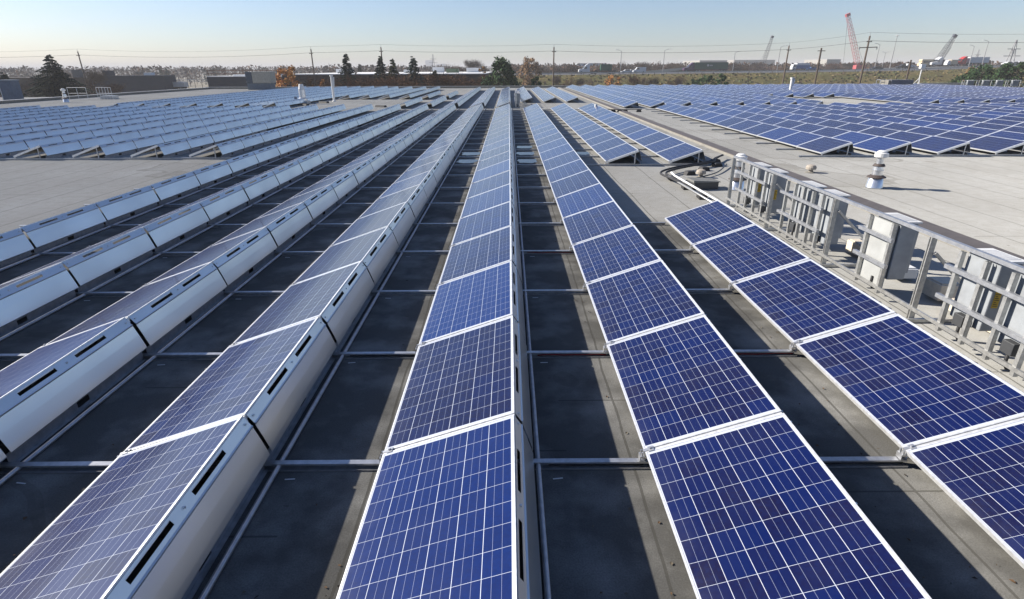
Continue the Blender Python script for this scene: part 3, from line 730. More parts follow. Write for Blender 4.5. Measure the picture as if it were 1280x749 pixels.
def box_body(r, pm, x0, x1, z0, z1, name='cargo_box', ribs=True):
    m = MB(); m.box(x0, x1, -1.25, 1.25, z0, z1)
    if ribs:
        n = int((x1-x0)/.6)
        for k in range(n+1):
            x = x0+(x1-x0)*k/n; m.box(x-.07, x+.07, -1.29, -1.252, z0+.06, z1-.06)
    return m.build(name, pm, r)
def trailer(r, x0, x1):
    m = MB(); m.box(x0, x1, -1.1, 1.1, 1.0, 1.28); m.build('trailer_bed', M['chassis'], r); wheels(r, (x1-2.6, x1-1.3))
t = vehicle('semi_truck', 'white tractor hauling a short dark green container on a flatbed', 'truck', 723, 92, 236)
tractor(t, P_white); trailer(t, 6.2, 14.8); box_body(t, P_green, 8.6, 12.8, 1.3, 3.55, 'container')
t = vehicle('semi_truck', 'plum tractor pulling the long dark green shipping container', 'truck', 853.5, 92, 258)
tractor(t, P_plum); trailer(t, 4.9, 18.6); cb = box_body(t, P_green, 4.75, 18.5, 1.3, 3.95, 'container')
m = MB(); m.lathe([(.42, -.02), (.42, .02)], 16); me = m.mesh('emblem', P_silver); o = put('emblem', me, cb); o.location = (10.0, -1.31, 2.75); o.rotation_euler = (math.pi/2, 0, 0)
m = MB()
for k in range(4): m.box(10.7+k*.33, 10.93+k*.33, -1.32, -1.30, 2.5, 2.95)
m.build('lettering_strip', P_silver, cb)
def car(name, label, px, Y, pm, kind='car', flip=False, L=4.6):
    r = vehicle(name, label, 'pickup' if kind == 'pickup' else ('van' if kind == 'van' else 'car'), px, 90, Y, flip)
    if kind == 'pickup': P = [(0, .45), (.02, .95), (1.4, 1.08), (1.9, 1.8), (3.2, 1.82), (3.45, 1.1), (5.5, 1.1), (5.5, .45)]; W = [(1.62, 1.12), (2.0, 1.7), (3.1, 1.7), (3.25, 1.12)]; ax = (.95, 4.4)
    elif kind == 'van': P = [(0, .4), (.05, 1.05), (.9, 1.3), (1.6, 2.25), (5.3, 2.3), (5.4, .4)]; W = [(1.15, 1.38), (1.65, 2.05), (2.5, 2.05), (2.5, 1.38)]; ax = (.95, 4.3)
    else: P = [(0, .35), (.02, .75), (1.1, .92), (1.8, 1.42), (3.4, 1.45), (4.1, 1.0), (4.6, .95), (4.62, .35)]; W = [(1.3, .97), (1.88, 1.36), (3.3, 1.38), (3.75, .99)]; ax = (.85, 3.75)
    m = MB(); m.prism(P, -.9, .9); m.build('body', pm, r, bevel=.05)
    m = MB(); m.prism(W, -.93, .93); m.build('windows', M['glass'], r)
    wheels(r, ax, .35, .82)
car('car', 'white car leading the cluster between the two green containers', 776, 250, P_white)
car('car', 'silver car in the middle of the cluster between green containers', 783, 256, P_silver)
car('van', 'white van at the end of the cluster between green containers', 791, 252, P_white, 'van')
t = vehicle('box_truck', 'white-fronted truck with blue and white box beside the wooden pole', 'truck', 988, 90, 262)
m = MB(); m.prism([(0, .6), (0, 1.6), (.35, 2.6), (1.7, 2.7), (1.7, .6)], -1.15, 1.15); m.build('cab', P_white, t, bevel=.05)
m = MB(); m.prism([(.45, 1.6), (.55, 2.3), (1.35, 2.3), (1.35, 1.6)], -1.18, 1.18); m.build('windows', M['glass'], t)
box_body(t, P_white, 1.8, 7.4, 2.3, 3.1, 'upper_box', False); box_body(t, P_blue, 1.8, 7.4, .9, 2.29, 'lower_box'); wheels(t, (.9, 5.8))
car('car', 'dark blue car trailing behind the box truck', 1007, 266, P_blue)
car('car', 'black car beside the foot of the red crane', 1087, 240, P_black)
car('pickup', 'dark pickup between the black car and the white camera box', 1119, 250, P_black, 'pickup')
car('pickup', 'white pickup just behind the dark pickup', 1126, 256, P_white, 'pickup')
t = vehicle('motorhome', 'beige motorhome behind the white camera box', 'motorhome', 1146, 90, 264)
m = MB(); m.prism([(0, .5), (0, 1.5), (.6, 1.9), (.3, 2.6), (.5, 3.1), (5.6, 3.1), (5.6, .5)], -1.1, 1.1); m.build('body', P_beige, t, bevel=.05)
m = MB(); m.box(1.2, 4.4, -1.13, 1.13, 1.7, 2.4); m.build('windows', M['glass'], t); wheels(t, (1.1, 4.4), .4, .95)
t = vehicle('semi_truck', 'sleek white tractor in front of the dark slanting crane', 'truck', 1160, 90, 262); tractor(t, P_white)
t = vehicle('box_truck', 'small beige truck between the white tractor and the red truck', 'truck', 1179, 90, 258)
m = MB(); m.prism([(0, .6), (0, 1.5), (.4, 2.3), (1.5, 2.4), (1.5, .6)], -1.05, 1.05); m.build('cab', P_white, t); box_body(t, P_beige, 1.55, 4.2, .8, 2.6); wheels(t, (.8, 3.4), .45, 1)
t = vehicle('semi_truck', 'red truck carrying a white trailer past the embankment pines', 'truck', 1190, 90, 266)
tractor(t, P_red); trailer(t, 5.6, 14.0); box_body(t, P_white, 5.5, 14.0, 1.3, 3.6)
for i, px in enumerate((1250, 1257, 1264, 1271)): car('car', 'white car %s along the far upper road behind the pines' % ORD[i], px, 270, P_white)

# ------------------------------------------------------------------ cranes
def crane(label, base, top, w0, w1, m_, cable_to=None):
    base, top = Vector(base), Vector(top)
    r = empty('crane', label, 'crane', base)
    t = top-base; d = t.normalized(); side = Vector((0, 1, 0)); nrm = d.cross(side).normalized(); side = nrm.cross(d).normalized()
    m = MB(); N = 16; c = []
    for k in range(N+1):
        q = k/N; w = (w0 if .08 < q else w0*.6) + (w1-w0)*max(0, (q-.6)/.4); w *= .5
        c.append([t*q + nrm*a*w + side*b*w for a, b in ((-1, -1), (1, -1), (1, 1), (-1, 1))])
    th = w0*.055
    for k in range(N):
        for j in range(4):
            m.bar(c[k][j], c[k+1][j], th, th); m.bar(c[k][j], c[k+1][(j+1) % 4], th*.7, th*.7); m.bar(c[k+1][j], c[k+1][(j+1) % 4], th*.6, th*.6)
    m.build('boom_lattice', m_, r)
    m = MB(); m.bar(t-d*.2, t+d*w1*.9, w1*1.2, w1*1.5); m.build('boom_head', m_, r)
    m = MB(); s = math.copysign(1, t.x)
    m.box(-2.2, 2.8, -1.6, 1.6, -1.6, 1.4); m.build('machine_house', m_, r, bevel=.1)
    m = MB(); m.box(-s*2.4-1.0, -s*2.4+1.0, -1.5, 1.5, -1.3, .9); m.build('counterweight', M['chassis'], r)
    for b in (-2, 2):
        m = MB(); m.prism([(-3.5, -2.6), (-3.0, -3.3), (3.0, -3.3), (3.5, -2.6), (3.0, -1.9), (-3.0, -1.9)], b-.5, b+.5); m.build('track', M['chassis'], r)
    if cable_to is not None:
        m = MB(); m.tube([t, Vector(cable_to)-base], .06, 5); m.build('hoist_cable', M['wire'], r)
    m = MB(); m.tube([t, Vector((-s*2.6, 0, 1.6))], .05, 5); m.build('pendant', M['wire'], r)
crane('tall red lattice crane rising above the highway', spot(1073, 85, 320), spot(1060, 20, 320), 2.0, 1.3, paint('crane_red', (.42, .10, .11)), spot(1054, 82, 322))
crane('small grey lattice crane beyond the embankment and the long green container', spot(953, 83, 420), spot(965, 47, 420), 1.9, 1.2, paint('crane_grey', (.12, .12, .13)))
crane('dark slanting crane boom behind the sleek white tractor', spot(1172, 78, 330), spot(1193, 46, 330), 2.3, 1.2, paint('crane_dark', (.06, .065, .08)))

# ------------------------------------------------------------------ poles and wires
PT = [(-160, 66, 150), (97, 64.5, 150), (388.5, 61.5, 140), (476, 59, 138), (692.5, 59, 130), (986.5, 57, 130), (1087.5, 45, 105), (1420, 44, 100)]
PN = [None, 'leaning wooden utility pole beside the big spruce', 'wooden utility pole above the orange tree', 'wooden utility pole rising through the spruces', 'wooden utility pole near the round pine', 'wooden utility pole by the blue and white truck', 'tallest wooden utility pole with wide crossarm near the red crane', None]
top_pts, low_pts = [], []
for (px, py, Y), lab in zip(PT, PN):
    v = spot(px, py, Y); top_pts.append(v+Vector((0, 0, .55))); low_pts.append(v+Vector((0, -.15, -.75)))
    r = empty('utility_pole', lab or ('wooden utility pole past the big spruce, out of view' if px < 0 else 'wooden utility pole past the far rack, out of view'), 'utility pole', (v.x, v.y, GZ))
    H = v.z-GZ; m = MB(); m.tube([(0, 0, 0), (0, 0, H*.5), (0, 0, H)], [.20, .17, .13], 10); m.build('pole', M['wood'], r, smooth=True)
    m = MB(); m.tube([(0, 0, H), (0, 0, H+.5)], .035, 6); m.build('top_pin', M['cab'], r)
    m = MB(); m.bar((-.45, -.15, H-.9), (.45, -.15, H-.9), .1, .12); m.build('crossarm', M['wood'], r)
    for q in (-.4, 0, .4):
        m = MB(); m.lathe([(.05, H-.839), (.07, H-.80), (.04, H-.72)], 8, (q, -.15, 0)); m.build('insulator', M['cab'], r)
    if py == 45:
        m = MB(); m.bar((-1.5, -.16, H-1.85), (1.6, -.16, H-1.75), .11, .13); m.build('crossarm', M['wood'], r)
        for q in (-1.45, 1.55):
            m = MB(); m.box(q-.07, q+.07, -.2, -.1, H-2.15, H-1.7); m.build('insulator', M['cab'], r)
def wire(label, P, r_, sag):
    m = MB(); pts = []
    for a, b in zip(P, P[1:]):
        L = (b-a).length
        for k in range(14):
            t = k/14; pts.append(a.lerp(b, t) - Vector((0, 0, sag*L*L*4*t*(1-t))))
    pts.append(P[-1]); m.tube(pts, r_, 5); tag(m.build('power_line', M['wire']), label, 'power line', 'power lines along the utility poles')
wire('upper power line strung over the pole tops', top_pts, .016, .00022)
wire('lower thicker power line strung from the pole crossarms', low_pts, .027, .00020)
SH = M['wood']
for px, py, pb, lab in ((1139, 75, 108, 'short bare wooden pole beside the white camera box'), (1027, 60, 107, 'thin wooden pole between the blue truck and the red crane')):
    v = spot(px, py, 112); r = empty('wooden_pole', lab, 'pole', (v.x, 112, GZ)); H = v.z-GZ
    m = MB(); m.tube([(0, 0, 0), (0, 0, H)], [.2, .15], 8); m.build('pole', M['wood'], r)
    m = MB(); m.bar((-.7, -.16, H-.5), (.7, -.16, H-.5), .1, .12); m.build('crossarm', M['wood'], r)
def lamp_post(label, px, py, Y, arm=1, head=True, two=False):
    v = spot(px, py, Y); z0 = road_z(v.x)-2; r = empty('street_lamp', label, 'street lamp', (v.x, Y, z0), 0, 'lamp posts along the highway'); H = v.z-z0
    m = MB(); m.tube([(0, 0, 0), (0, 0, H)], [.16, .09], 8); m.build('post', M['lamp_steel'], r)
    for s in ((-1, 1) if two else (arm,)):
        m = MB(); m.tube([(0, 0, H-.1), (s*.9, 0, H+.35), (s*1.7, 0, H+.45)], .06, 6); m.build('arm', M['lamp_steel'], r)
        m = MB(); m.box(min(s*1.6, s*2.4), max(s*1.6, s*2.4), -.16, .16, H+.40, H+.55); m.build('lamp_head', M['white'], r)
M['lamp_steel'] = mat('lamp_post_steel', (.26, .26, .27), .5, .3)
for a in (('lamp post behind the cluster of white cars', 777, 64, 236, -1), ('lamp post before the plum truck on the ramp', 831, 63, 232, 1), ('lamp post beyond the tail of the long green container', 919, 66, 245, 1),
          ('leaning lamp post beside the blue truck and wooden pole', 976, 59, 228, 1), ('lamp post right behind the black car', 1100, 56, 240, -1), ('lamp post above the white trailer', 1218, 58, 250, -1),
          ('bright lamp post in front of the embankment pines', 1236, 52, 232, -1), ('double-headed lamp post among the small trees past the crane', 1107, 66, 330, 1, True, True)): lamp_post(*a)
v = spot(1122, 44, 265); r = empty('light_mast', 'tallest thin light mast with a ring of lamps beyond the highway', 'light mast', (v.x, 265, -2)); H = v.z+2
m = MB(); m.tube([(0, 0, 0), (0, 0, H)], [.22, .09], 8); m.build('post', M['lamp_steel'], r)
m = MB(); m.lathe([(.5, H-.3), (.75, H-.15), (.5, H)], 12); m.build('lamp_ring', M['white'], r)
def pylon(label, px, py, Y):
    v = spot(px, py, Y); r = empty('pylon', label, 'pylon', (v.x, Y, GZ)); H = v.z-GZ; m = MB()
    lv = [(0, 2.6), (.3, 1.8), (.6, 1.0), (.85, .5), (1, .15)]
    pts = [[Vector((a*w, b*w, H*q)) for a, b in ((-1, -1), (1, -1), (1, 1), (-1, 1))] for q, w in lv]
    for A, B in zip(pts, pts[1:]):
        for j in range(4): m.bar(A[j], B[j], .22, .22); m.bar(A[j], B[(j+1) % 4], .14, .14)
    m.build('lattice', M['lamp_steel'], r)
    for q, w in ((.68, 4.2), (.82, 3.2)):
        m = MB(); m.bar((-w, 0, H*q), (w, 0, H*q), .25, .3); m.build('crossarm', M['lamp_steel'], r)
pylon('dark lattice pylon beyond the pines with a white box on it', 1271, 50, 300)
pylon('hazy far lattice pylon beyond the lamp post', 1224, 62, 620)
pylon('hazy far lattice pylon behind the thin spruce tops', 541, 68, 600)

# ------------------------------------------------------------------ buildings past the roof
WIN = M['glass']
def building(label, x0, x1, y0, y1, top, wall, roof, rooms=(), base=GZ):
    cx, cy = (x0+x1)/2, (y0+y1)/2; r = empty('building', label, 'building', (cx, cy, base)); H = top-base; X, Y = (x1-x0)/2, (y1-y0)/2
    m = MB(); m.box(-X, X, -Y, Y, .01, H); w = m.build('wall', wall, r)
    m = MB(); m.box(-X-.1, X+.1, -Y-.1, Y+.1, H+.004, H+.18); rf = m.build('roof', roof, r)
    for (ux, uy, uw, ud, uh, um) in rooms:
        m = MB(); m.box(ux-uw/2, ux+uw/2, uy-ud/2, uy+ud/2, H+.182, H+uh); m.build('roof_unit', um, rf)
    return r, X, Y, H
navy = mat('dark_navy_siding', (.022, .027, .044), .8, scale=.6); brown = mat('dark_brown_brick', (.040, .027, .024), .85, scale=2); wroof = mat('white_roof_membrane', (.74, .74, .73), .7, scale=.2)
M['rust_steel'] = mat('rusty_steel', (.16, .09, .06), .8)
def X_(px, Y): return spot(px, 100, Y).x
z1 = spot(160, 95.3, 170).z
building('dark navy building with rooftop boxes between spruce and gap', X_(112, 170), X_(205.5, 170), 170, 176, z1, navy, navy, [(-6, -1, 2.2, 2, 1.5, navy), (5.5, -1, 2, 2, .9, wroof)])
building('dark brown building behind the big spruce', X_(-20, 172), X_(111, 172), 172, 178, spot(60, 98, 172).z, brown, brown, [(11, -1, 2.2, 2, 2.2, mat('grey_unit', (.12, .12, .12), .7))])
zb = spot(300, 96.2, 150).z
building('dark building with white roof beside the tan air conditioner', X_(259, 150), X_(352, 150), 150, 158, zb, navy, wroof, [(-3, 1, 3, 2, .5, wroof)])
bx = building('long dark brown building with bright white roof behind the spruces', X_(353, 140), X_(607, 140), 140, 205, spot(480, 93.3, 140).z, brown, wroof,
              [(-14, -12, 3, 3, 1.3, wroof), (2, -8, 2.5, 4, 1.0, wroof), (9, 0, 3, 3, 1.6, wroof), (14, -10, 3.2, 3, 1.2, mat('green_unit', (.12, .17, .10), .7)), (19, 2, 4, 4, 1.4, wroof), (-20, 8, 4, 4, 1.2, wroof)])
r, X, Y, H = bx
for k in range(7):
    x = -X+4+k*(2*X-8)/6; m = MB(); m.box(x-1.5, x+1.5, -Y-.06, -Y-.004, H-2.6, H-1.2); m.build('window', WIN, r)
fe = empty('fence', 'pale rail fence in the gap between the two dark buildings', 'fence', (X_(207, 255), 255, spot(230, 103.5, 255).z))
for z in (.5, 1.1):
    m = MB(); m.box(-9, 24, -.05, .05, z, z+.18); m.build('rail', M['cab'], fe)
for k in range(12):
    m = MB(); m.box(-9+k*3-.08, -9+k*3+.08, .06, .2, -6.5, 1.4); m.build('post', M['wood'], fe)
sf = empty('roof_frame', 'rusty steel beams laid in lines above the white-roofed dark building', 'roof frame', (X_(305, 156), 156, zb+.2))
for z in (.4, 1.2):
    m = MB(); m.box(-9.3, 9.3, -.07, .07, z, z+.16); m.build('beam', M['rust_steel'], sf)
for k in range(5):
    m = MB(); m.box(-9+k*4.5-.07, -9+k*4.5+.07, .08, .2, .0, 1.5); m.build('post', M['rust_steel'], sf)
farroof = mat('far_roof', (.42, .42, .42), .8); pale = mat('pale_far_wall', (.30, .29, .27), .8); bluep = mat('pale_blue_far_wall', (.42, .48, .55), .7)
building('far cream warehouse showing over the green container', X_(872, 620), X_(906, 620), 620, 680, spot(880, 75.8, 620).z, pale, farroof)
building('far pale warehouse strip past the grey crane', X_(915, 760), X_(965, 760), 760, 820, spot(930, 75.2, 760).z, pale, farroof)
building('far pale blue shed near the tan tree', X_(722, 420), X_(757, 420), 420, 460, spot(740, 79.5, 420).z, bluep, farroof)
building('far white shed past the round pine and the pole', X_(690, 520), X_(716, 520), 520, 560, spot(700, 82, 520).z, pale, farroof)
building('far low white shed left of the dark crane', X_(1029, 520), X_(1046, 520), 520, 560, spot(1035, 74.5, 520).z, pale, farroof)
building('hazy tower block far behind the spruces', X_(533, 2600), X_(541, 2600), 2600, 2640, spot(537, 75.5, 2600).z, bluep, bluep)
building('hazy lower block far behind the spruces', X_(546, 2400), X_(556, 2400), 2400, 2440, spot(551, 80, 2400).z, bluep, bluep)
for i, (px, py, Y) in enumerate(((222.5, 110, 175),)):
    v = spot(px, py, Y); r = empty('trailer', ['long white trailer parked in the gap between dark buildings', 'pale trailer parked before the dark navy building', 'small pale trailer before the white-roofed dark building'][i], 'trailer', (v.x, Y, v.z-.6))
    m = MB(); m.box(-2.6, 2.6, -1.2, 1.2, .9, 2.2 if i == 0 else 1.7); m.build('cargo_box', P_silver, r); wheels(r, (-1.6, 1.4), .45, 1.0)
    m = MB(); m.box(-2.6, 2.6, -.4, .4, .5, .88); m.build('chassis', M['chassis'], r)
    m = MB(); m.box(-2.2, -1.9, -.4, .4, GZ-(v.z-.6), .5); m.box(1.9, 2.2, -.4, .4, GZ-(v.z-.6), .5)
    if v.z-.6-GZ > .5: r.location.z = v.z-.6

# ------------------------------------------------------------------ trees
def tube_to(mb, a, b, r0, r1, n=4): mb.tube([a, b], [r0, r1], n, caps=False)
def leaf(mb, p, size, mi, rnd, droop=None):
    a = Vector((rnd.uniform(-1, 1), rnd.uniform(-1, 1), rnd.uniform(-1, 1))).normalized(); b = a.orthogonal().normalized()
    if rnd.random() < .5: b = a.cross(b)
    a *= size*rnd.uniform(.6, 1.3); b *= size*rnd.uniform(.35, .8)
    mb.face([p-a, p-b*.9, p+a, p+b], mi)
def conifer_meshes(seed, H, R, dens=1.0, skirt=.03):
    rnd = random.Random(seed); t = MB(); t.tube([(0, 0, 0), (0, 0, H*.5), (0, 0, H)], [H*.016, H*.010, .015], 7, caps=False); c = MB()
    z = H*skirt
    while z < H*.985:
        q = z/H; L0 = R*1.12*(1-q)**1.02*(1 if q > .12 else .85); n = max(5, int((13 if q < .7 else 8)*dens))
        for k in range(n):
            a = rnd.uniform(0, 6.283); L = L0*rnd.uniform(.5, 1.18)+.08; zz = max(.2, z+rnd.uniform(-.8, .8)*max(.15, R*.085))
            d = Vector((math.cos(a), math.sin(a), 0)); s = Vector((-d.y, d.x, 0)); steps = max(3, int(L/.30))
            rise = rnd.uniform(.02, .22)
            for j in range(steps):
                u = (j+.5)/steps; p = d*(L*u) + Vector((0, 0, zz + L*(rise*u*2 - .42*u*u)))
                w = L*.30*(1-u*.75)+.07
                for e in (-1, 1):
                    m_ = rnd.choice((0, 0, 1)); f = rnd.uniform(.7, 1.25)
                    c.face([p, p+d*.16+s*e*.04, p+d*(.20+.12*f)+s*e*w*f+Vector((0, 0, -.10*f-w*.18)), p+d*.02+s*e*w*.6*f+Vector((0, 0, -.16*f-.05))], m_)
                if rnd.random() < .6: leaf(c, p+Vector((0, 0, -.06)), .14, 1, rnd)
            c.face([d*L+Vector((0, 0, zz+L*(rise*2-.42)))-s*.07, d*L*1.12+Vector((0, 0, zz+L*(rise*2-.40))), d*L+Vector((0, 0, zz+L*(rise*2-.42)))+s*.07], 0)
        z += max(.15, (R*.085)*(1-q*.5))
    return t, c
N1, N2 = mat('spruce_needles', (.020, .036, .025), .85, scale=2, spec=.2), mat('spruce_shoots', (.040, .060, .036), .85, scale=2, spec=.2)
PN1, PN2 = mat('pine_needles', (.028, .062, .022), .85, scale=2, spec=.2), mat('pine_shoots', (.052, .095, .032), .85, scale=2, spec=.2)
Y1, Y2 = mat('olive_needles', (.075, .075, .028), .85, scale=2, spec=.2), mat('olive_shoots', (.11, .10, .04), .85, scale=2, spec=.2)
BK = mat('bark', (.055, .042, .034), .9, scale=4)
def conifer(label, px, py, Y, width_px, mats=(N1, N2), seed=1, dens=1.0, group=None):
    v = spot(px, py, Y); H = v.z-GZ; R = width_px/2*Y/F_PX*2.5; r = empty('spruce_tree', label, 'tree', (v.x, Y, GZ), 0, group)
    t, c = conifer_meshes(seed, H, R, dens); t.build('trunk', BK, r); c.build('crown', list(mats), r)
conifer('big dark broad spruce beside the leaning utility pole', 61, 70, 104, 54, seed=1, dens=2.0)
conifer('small spruce at the picture edge by the blue-grey cabinet', 4, 91, 100, 30, seed=2)
conifer('tall dark spruce with drooping tip beyond the white vent pipe', 432, 67, 112, 26, seed=3)
conifer('tall slim spruce growing before the utility pole', 475, 70, 118, 24, seed=4)
conifer('olive spruce between the pole and the blue-green spruce', 490, 74, 112, 24, (Y1, N2), seed=5)
conifer('full blue-green spruce, widest of the spruce row', 516, 71, 112, 30, (mat('blue_needles', (.034, .058, .048), .85), N2), seed=6, dens=1.3)
conifer('short spruce at the end of the spruce row', 543, 87, 108, 20, seed=7)
conifer('hazy spruce behind the dark navy building', 200, 86, 330, 9, seed=8); conifer('second hazy spruce behind the dark navy building', 207, 85, 345, 8, seed=9)
conifer('far spruce behind the long white roof', 449, 80, 230, 10, seed=10)
def pine(label, px, py, Y, wpx, seed, mats=(PN1, PN2), name='pine_tree', squash=1.0, n=26, cat='tree', leafn=130, lsize=.30, low=.2, group=None, topz=None):
    """A clumpy crown on a forked trunk: leaf clumps spread through the crown with gaps between them."""
    v = spot(px, py, Y); H = v.z-GZ; R = wpx/2*Y/F_PX; r = empty(name, label, cat, (v.x, Y, GZ), 0, group); rnd = random.Random(seed)
    t = MB(); t.tube([(0, 0, 0), (.1, 0, H*.45), (0, .1, H*.9)], [H*.022, H*.016, .04], 7, caps=False); c = MB()
    for k in range(n):
        q = (k+.5)/n; z = H*(low+(1-low)*q*.97); env = R*math.sin(math.pi*min(1, max(.10, .22+.78*(1-q))))**.6 if q > .15 else R*.8
        a = k*2.4+rnd.uniform(-.6, .6); rr = env*rnd.uniform(.35, .95)*(1-.5*q*q); p = Vector((rr*math.cos(a), rr*math.sin(a), z))
        tube_to(t, (0, 0, max(.2, z-rr*.5)), p, H*.006+.02, .015)
        s = R*rnd.uniform(.26, .46)*(1-.45*q)
        for j in range(int(leafn*(.6+.8*rnd.random()))):
            d = Vector((rnd.gauss(0, 1), rnd.gauss(0, 1), rnd.gauss(0, .75)*squash)); d = d/max(.6, d.length)*s*rnd.random()**.45
            leaf(c, p+d, lsize*rnd.uniform(.5, 1.1), rnd.choice((0, 0, 1)), rnd)
    t.build('trunk', BK, r); c.build('crown', list(mats), r)
pine('round bushy dark green pine at the middle of the roof edge', 629, 74, 112, 56, 21, n=34, leafn=170)
pine('small dark pine beside the round bushy pine', 671, 95, 112, 22, 22, n=16)
pine('dark green pine bush before the long green container', 884, 95.5, 135, 40, 23, n=22, leafn=100)
pine('dark round pine bush past the green container bush', 903, 92, 130, 22, 24, n=18)
pine('olive low pine bush by the orange shrub side', 866, 98, 150, 18, 28, n=12)
pine('dark pine at the foot of the far edge rack', 1232, 82, 122, 46, 25, n=30, leafn=150)
pine('spreading pine lowest among those by the far rack', 1204, 92, 130, 40, 26, n=22)
pine('tall dark pine at the picture edge behind the far rack', 1268, 79, 118, 50, 27, n=32, leafn=160)
OR1, OR2 = mat('orange_leaves', (.46, .19, .03), .8, scale=3), mat('amber_leaves', (.40, .22, .05), .8, scale=3)
TN1, TN2 = mat('tan_leaves', (.26, .15, .06), .8, scale=3), mat('brown_leaves', (.16, .085, .04), .8, scale=3)
pine('bright orange tree behind the tan air conditioner', 355, 83, 104, 44, 31, (OR1, OR2), 'autumn_tree', n=22, leafn=110, lsize=.22, low=.35)
pine('small orange bush past the bright orange tree', 402, 97, 106, 20, 32, (OR1, TN2), 'autumn_tree', n=12, leafn=80, lsize=.2, low=.35)
pine('thin orange bush beneath the leaning pole wires', 388, 100, 104, 12, 37, (OR2, TN2), 'autumn_tree', n=10, leafn=60, lsize=.2, low=.35)
pine('tan rounded autumn tree beyond the round bushy pine', 661, 72, 185, 32, 33, (TN1, TN2), 'autumn_tree', n=26, leafn=110, lsize=.32, low=.35)
pine('low orange shrub on the embankment under the white tractor', 767, 95, 150, 34, 34, (OR1, TN2), 'autumn_tree', n=18, leafn=90, lsize=.24, low=.3)
pine('russet tree at the end of the long white-roofed building', 603, 82, 150, 14, 35, (TN2, OR2), 'autumn_tree', n=14, leafn=70, lsize=.25, low=.3)
pine('yellowing tree above the embankment pines', 1217, 84, 170, 30, 36, (TN1, Y2), 'autumn_tree', n=18, leafn=90, lsize=.3, low=.4)
def bare_mesh(seed, H, R, depth=5, tw=.035):
    rnd = random.Random(seed); mb = MB(); tw_ = MB()
    def grow(p, d, L, r, n):
        q = p + d*L; tube_to(mb if n > 1 else tw_, p, q, r, r*.62, 4 if n > 2 else 3)
        if n == 0: return
        for k in range(rnd.choice((2, 3, 3)) if n > 1 else 4):
            e = (d + Vector((rnd.uniform(-1, 1), rnd.uniform(-1, 1), rnd.uniform(-.25, .75)))*.75*R).normalized(); grow(p.lerp(q, rnd.uniform(.55, 1)), e, L*rnd.uniform(.58, .84), r*.58, n-1)
    grow(Vector((0, 0, 0)), Vector((rnd.uniform(-.05, .05), rnd.uniform(-.05, .05), 1)).normalized(), H*.30, H*.018, depth)
    for me_ in (mb, tw_):
        z = max((v[2] for v in mb.v+tw_.v)); 
    k = H/z
    for me_ in (mb, tw_): me_.v = [(a*k, b*k, c*k) for a, b, c in me_.v]
    return mb, tw_
TWG = [mat('grey_twigs', (.085, .066, .055), .9, scale=.5, spec=0), mat('russet_twigs', (.095, .055, .036), .9, scale=.5, spec=0), mat('purple_twigs', (.07, .05, .046), .9, scale=.5, spec=0)]
BARE = []
def twig_crown(seed, tw_, tips, n, wid):
    rnd = random.Random(seed)
    for k in range(n):
        p = Vector(rnd.choice(tips)) + Vector((rnd.gauss(0, .25), rnd.gauss(0, .25), rnd.gauss(0, .25)))
        d = Vector((rnd.gauss(0, .6), rnd.gauss(0, .6), rnd.uniform(.1, 1))).normalized()*rnd.uniform(.35, .95); s_ = d.orthogonal().normalized()*wid*rnd.uniform(.5, 1.2)
        tw_.face([p-s_, p+s_, p+d*1.0])
for s in range(6):
    a, b = bare_mesh(100+s, 10, 1.0+.12*s, 5); twig_crown(s, b, list(b.v), 1500, .035); BARE.append((a.mesh('trunk', BK), b.mesh('crown', TWG[s % 3])))
def bare_tree(label, px, py, Y, i, group, sx=1.0):
    v = spot(px, py, Y); H = v.z-GZ; r = empty('bare_tree', label, 'tree', (v.x, Y, GZ), (px*1.7) % 6.28, group); r.scale = (H/10*sx, H/10*sx, H/10)
    put('trunk', BARE[i % 6][0], r); put('crown', BARE[i % 6][1], r)
random.seed(77)
for i, px in enumerate(range(415, 606, 9)):
    bare_tree('bare brown tree %s along the front of the long dark building' % ORD[i], px+random.uniform(-2, 2), random.uniform(91, 98), random.uniform(104, 122), 1+3*(i % 2), 'bare trees along the long dark building', random.uniform(.9, 1.4))
for i, (px, py, Y) in enumerate(((103, 90, 150), (117, 95, 140), (86, 84, 190), (30, 93, 130), (150, 103, 140))):
    bare_tree(['bare tree right behind the guard rail', 'smaller bare tree behind the hatch guard rail', 'pale bare tree between spruce and leaning pole', 'bare tree by the blue-grey cabinet', 'bare tree before the dark navy building', 'low bare tree before the navy building end', 'bare tree before the white-roofed dark building', 'low bare tree next to the tan air conditioner'][i], px, py, Y, i, 'bare trees by the dark buildings', 1.2)
for i, (px, py, Y) in enumerate(((576, 76, 260), (582, 80, 250), (590, 82, 240), (604, 76, 280), (565, 82, 270), (640, 80, 260), (650, 82, 250), (700, 83, 255), (712, 80, 262), (722, 83, 258), (753, 84, 258))):
    bare_tree('hazy bare tree %s along the far side of the road behind the pine' % ORD[i], px, py, Y, i, 'hazy bare trees behind the round pine', 1.3)
for i, px in enumerate((790, 803, 815, 826, 838, 848, 858, 868, 912, 925, 936, 946, 958, 968, 1016, 1025, 1034, 1044, 1080, 1093, 1104, 1114, 1128)):
    bare_tree('bare brown tree %s in the line beyond the highway traffic' % ORD[i], px, random.uniform(77, 81), random.uniform(295, 340), i, 'bare trees beyond the highway', random.uniform(1.1, 1.7))
for i, px in enumerate((690, 706, 722, 736, 790, 806, 822, 838, 853)):
    bare_tree('thin bare sapling %s on the slope before the highway' % ORD[i], px, random.uniform(94, 98), random.uniform(160, 176), i, 'bare saplings on the slope', .8)
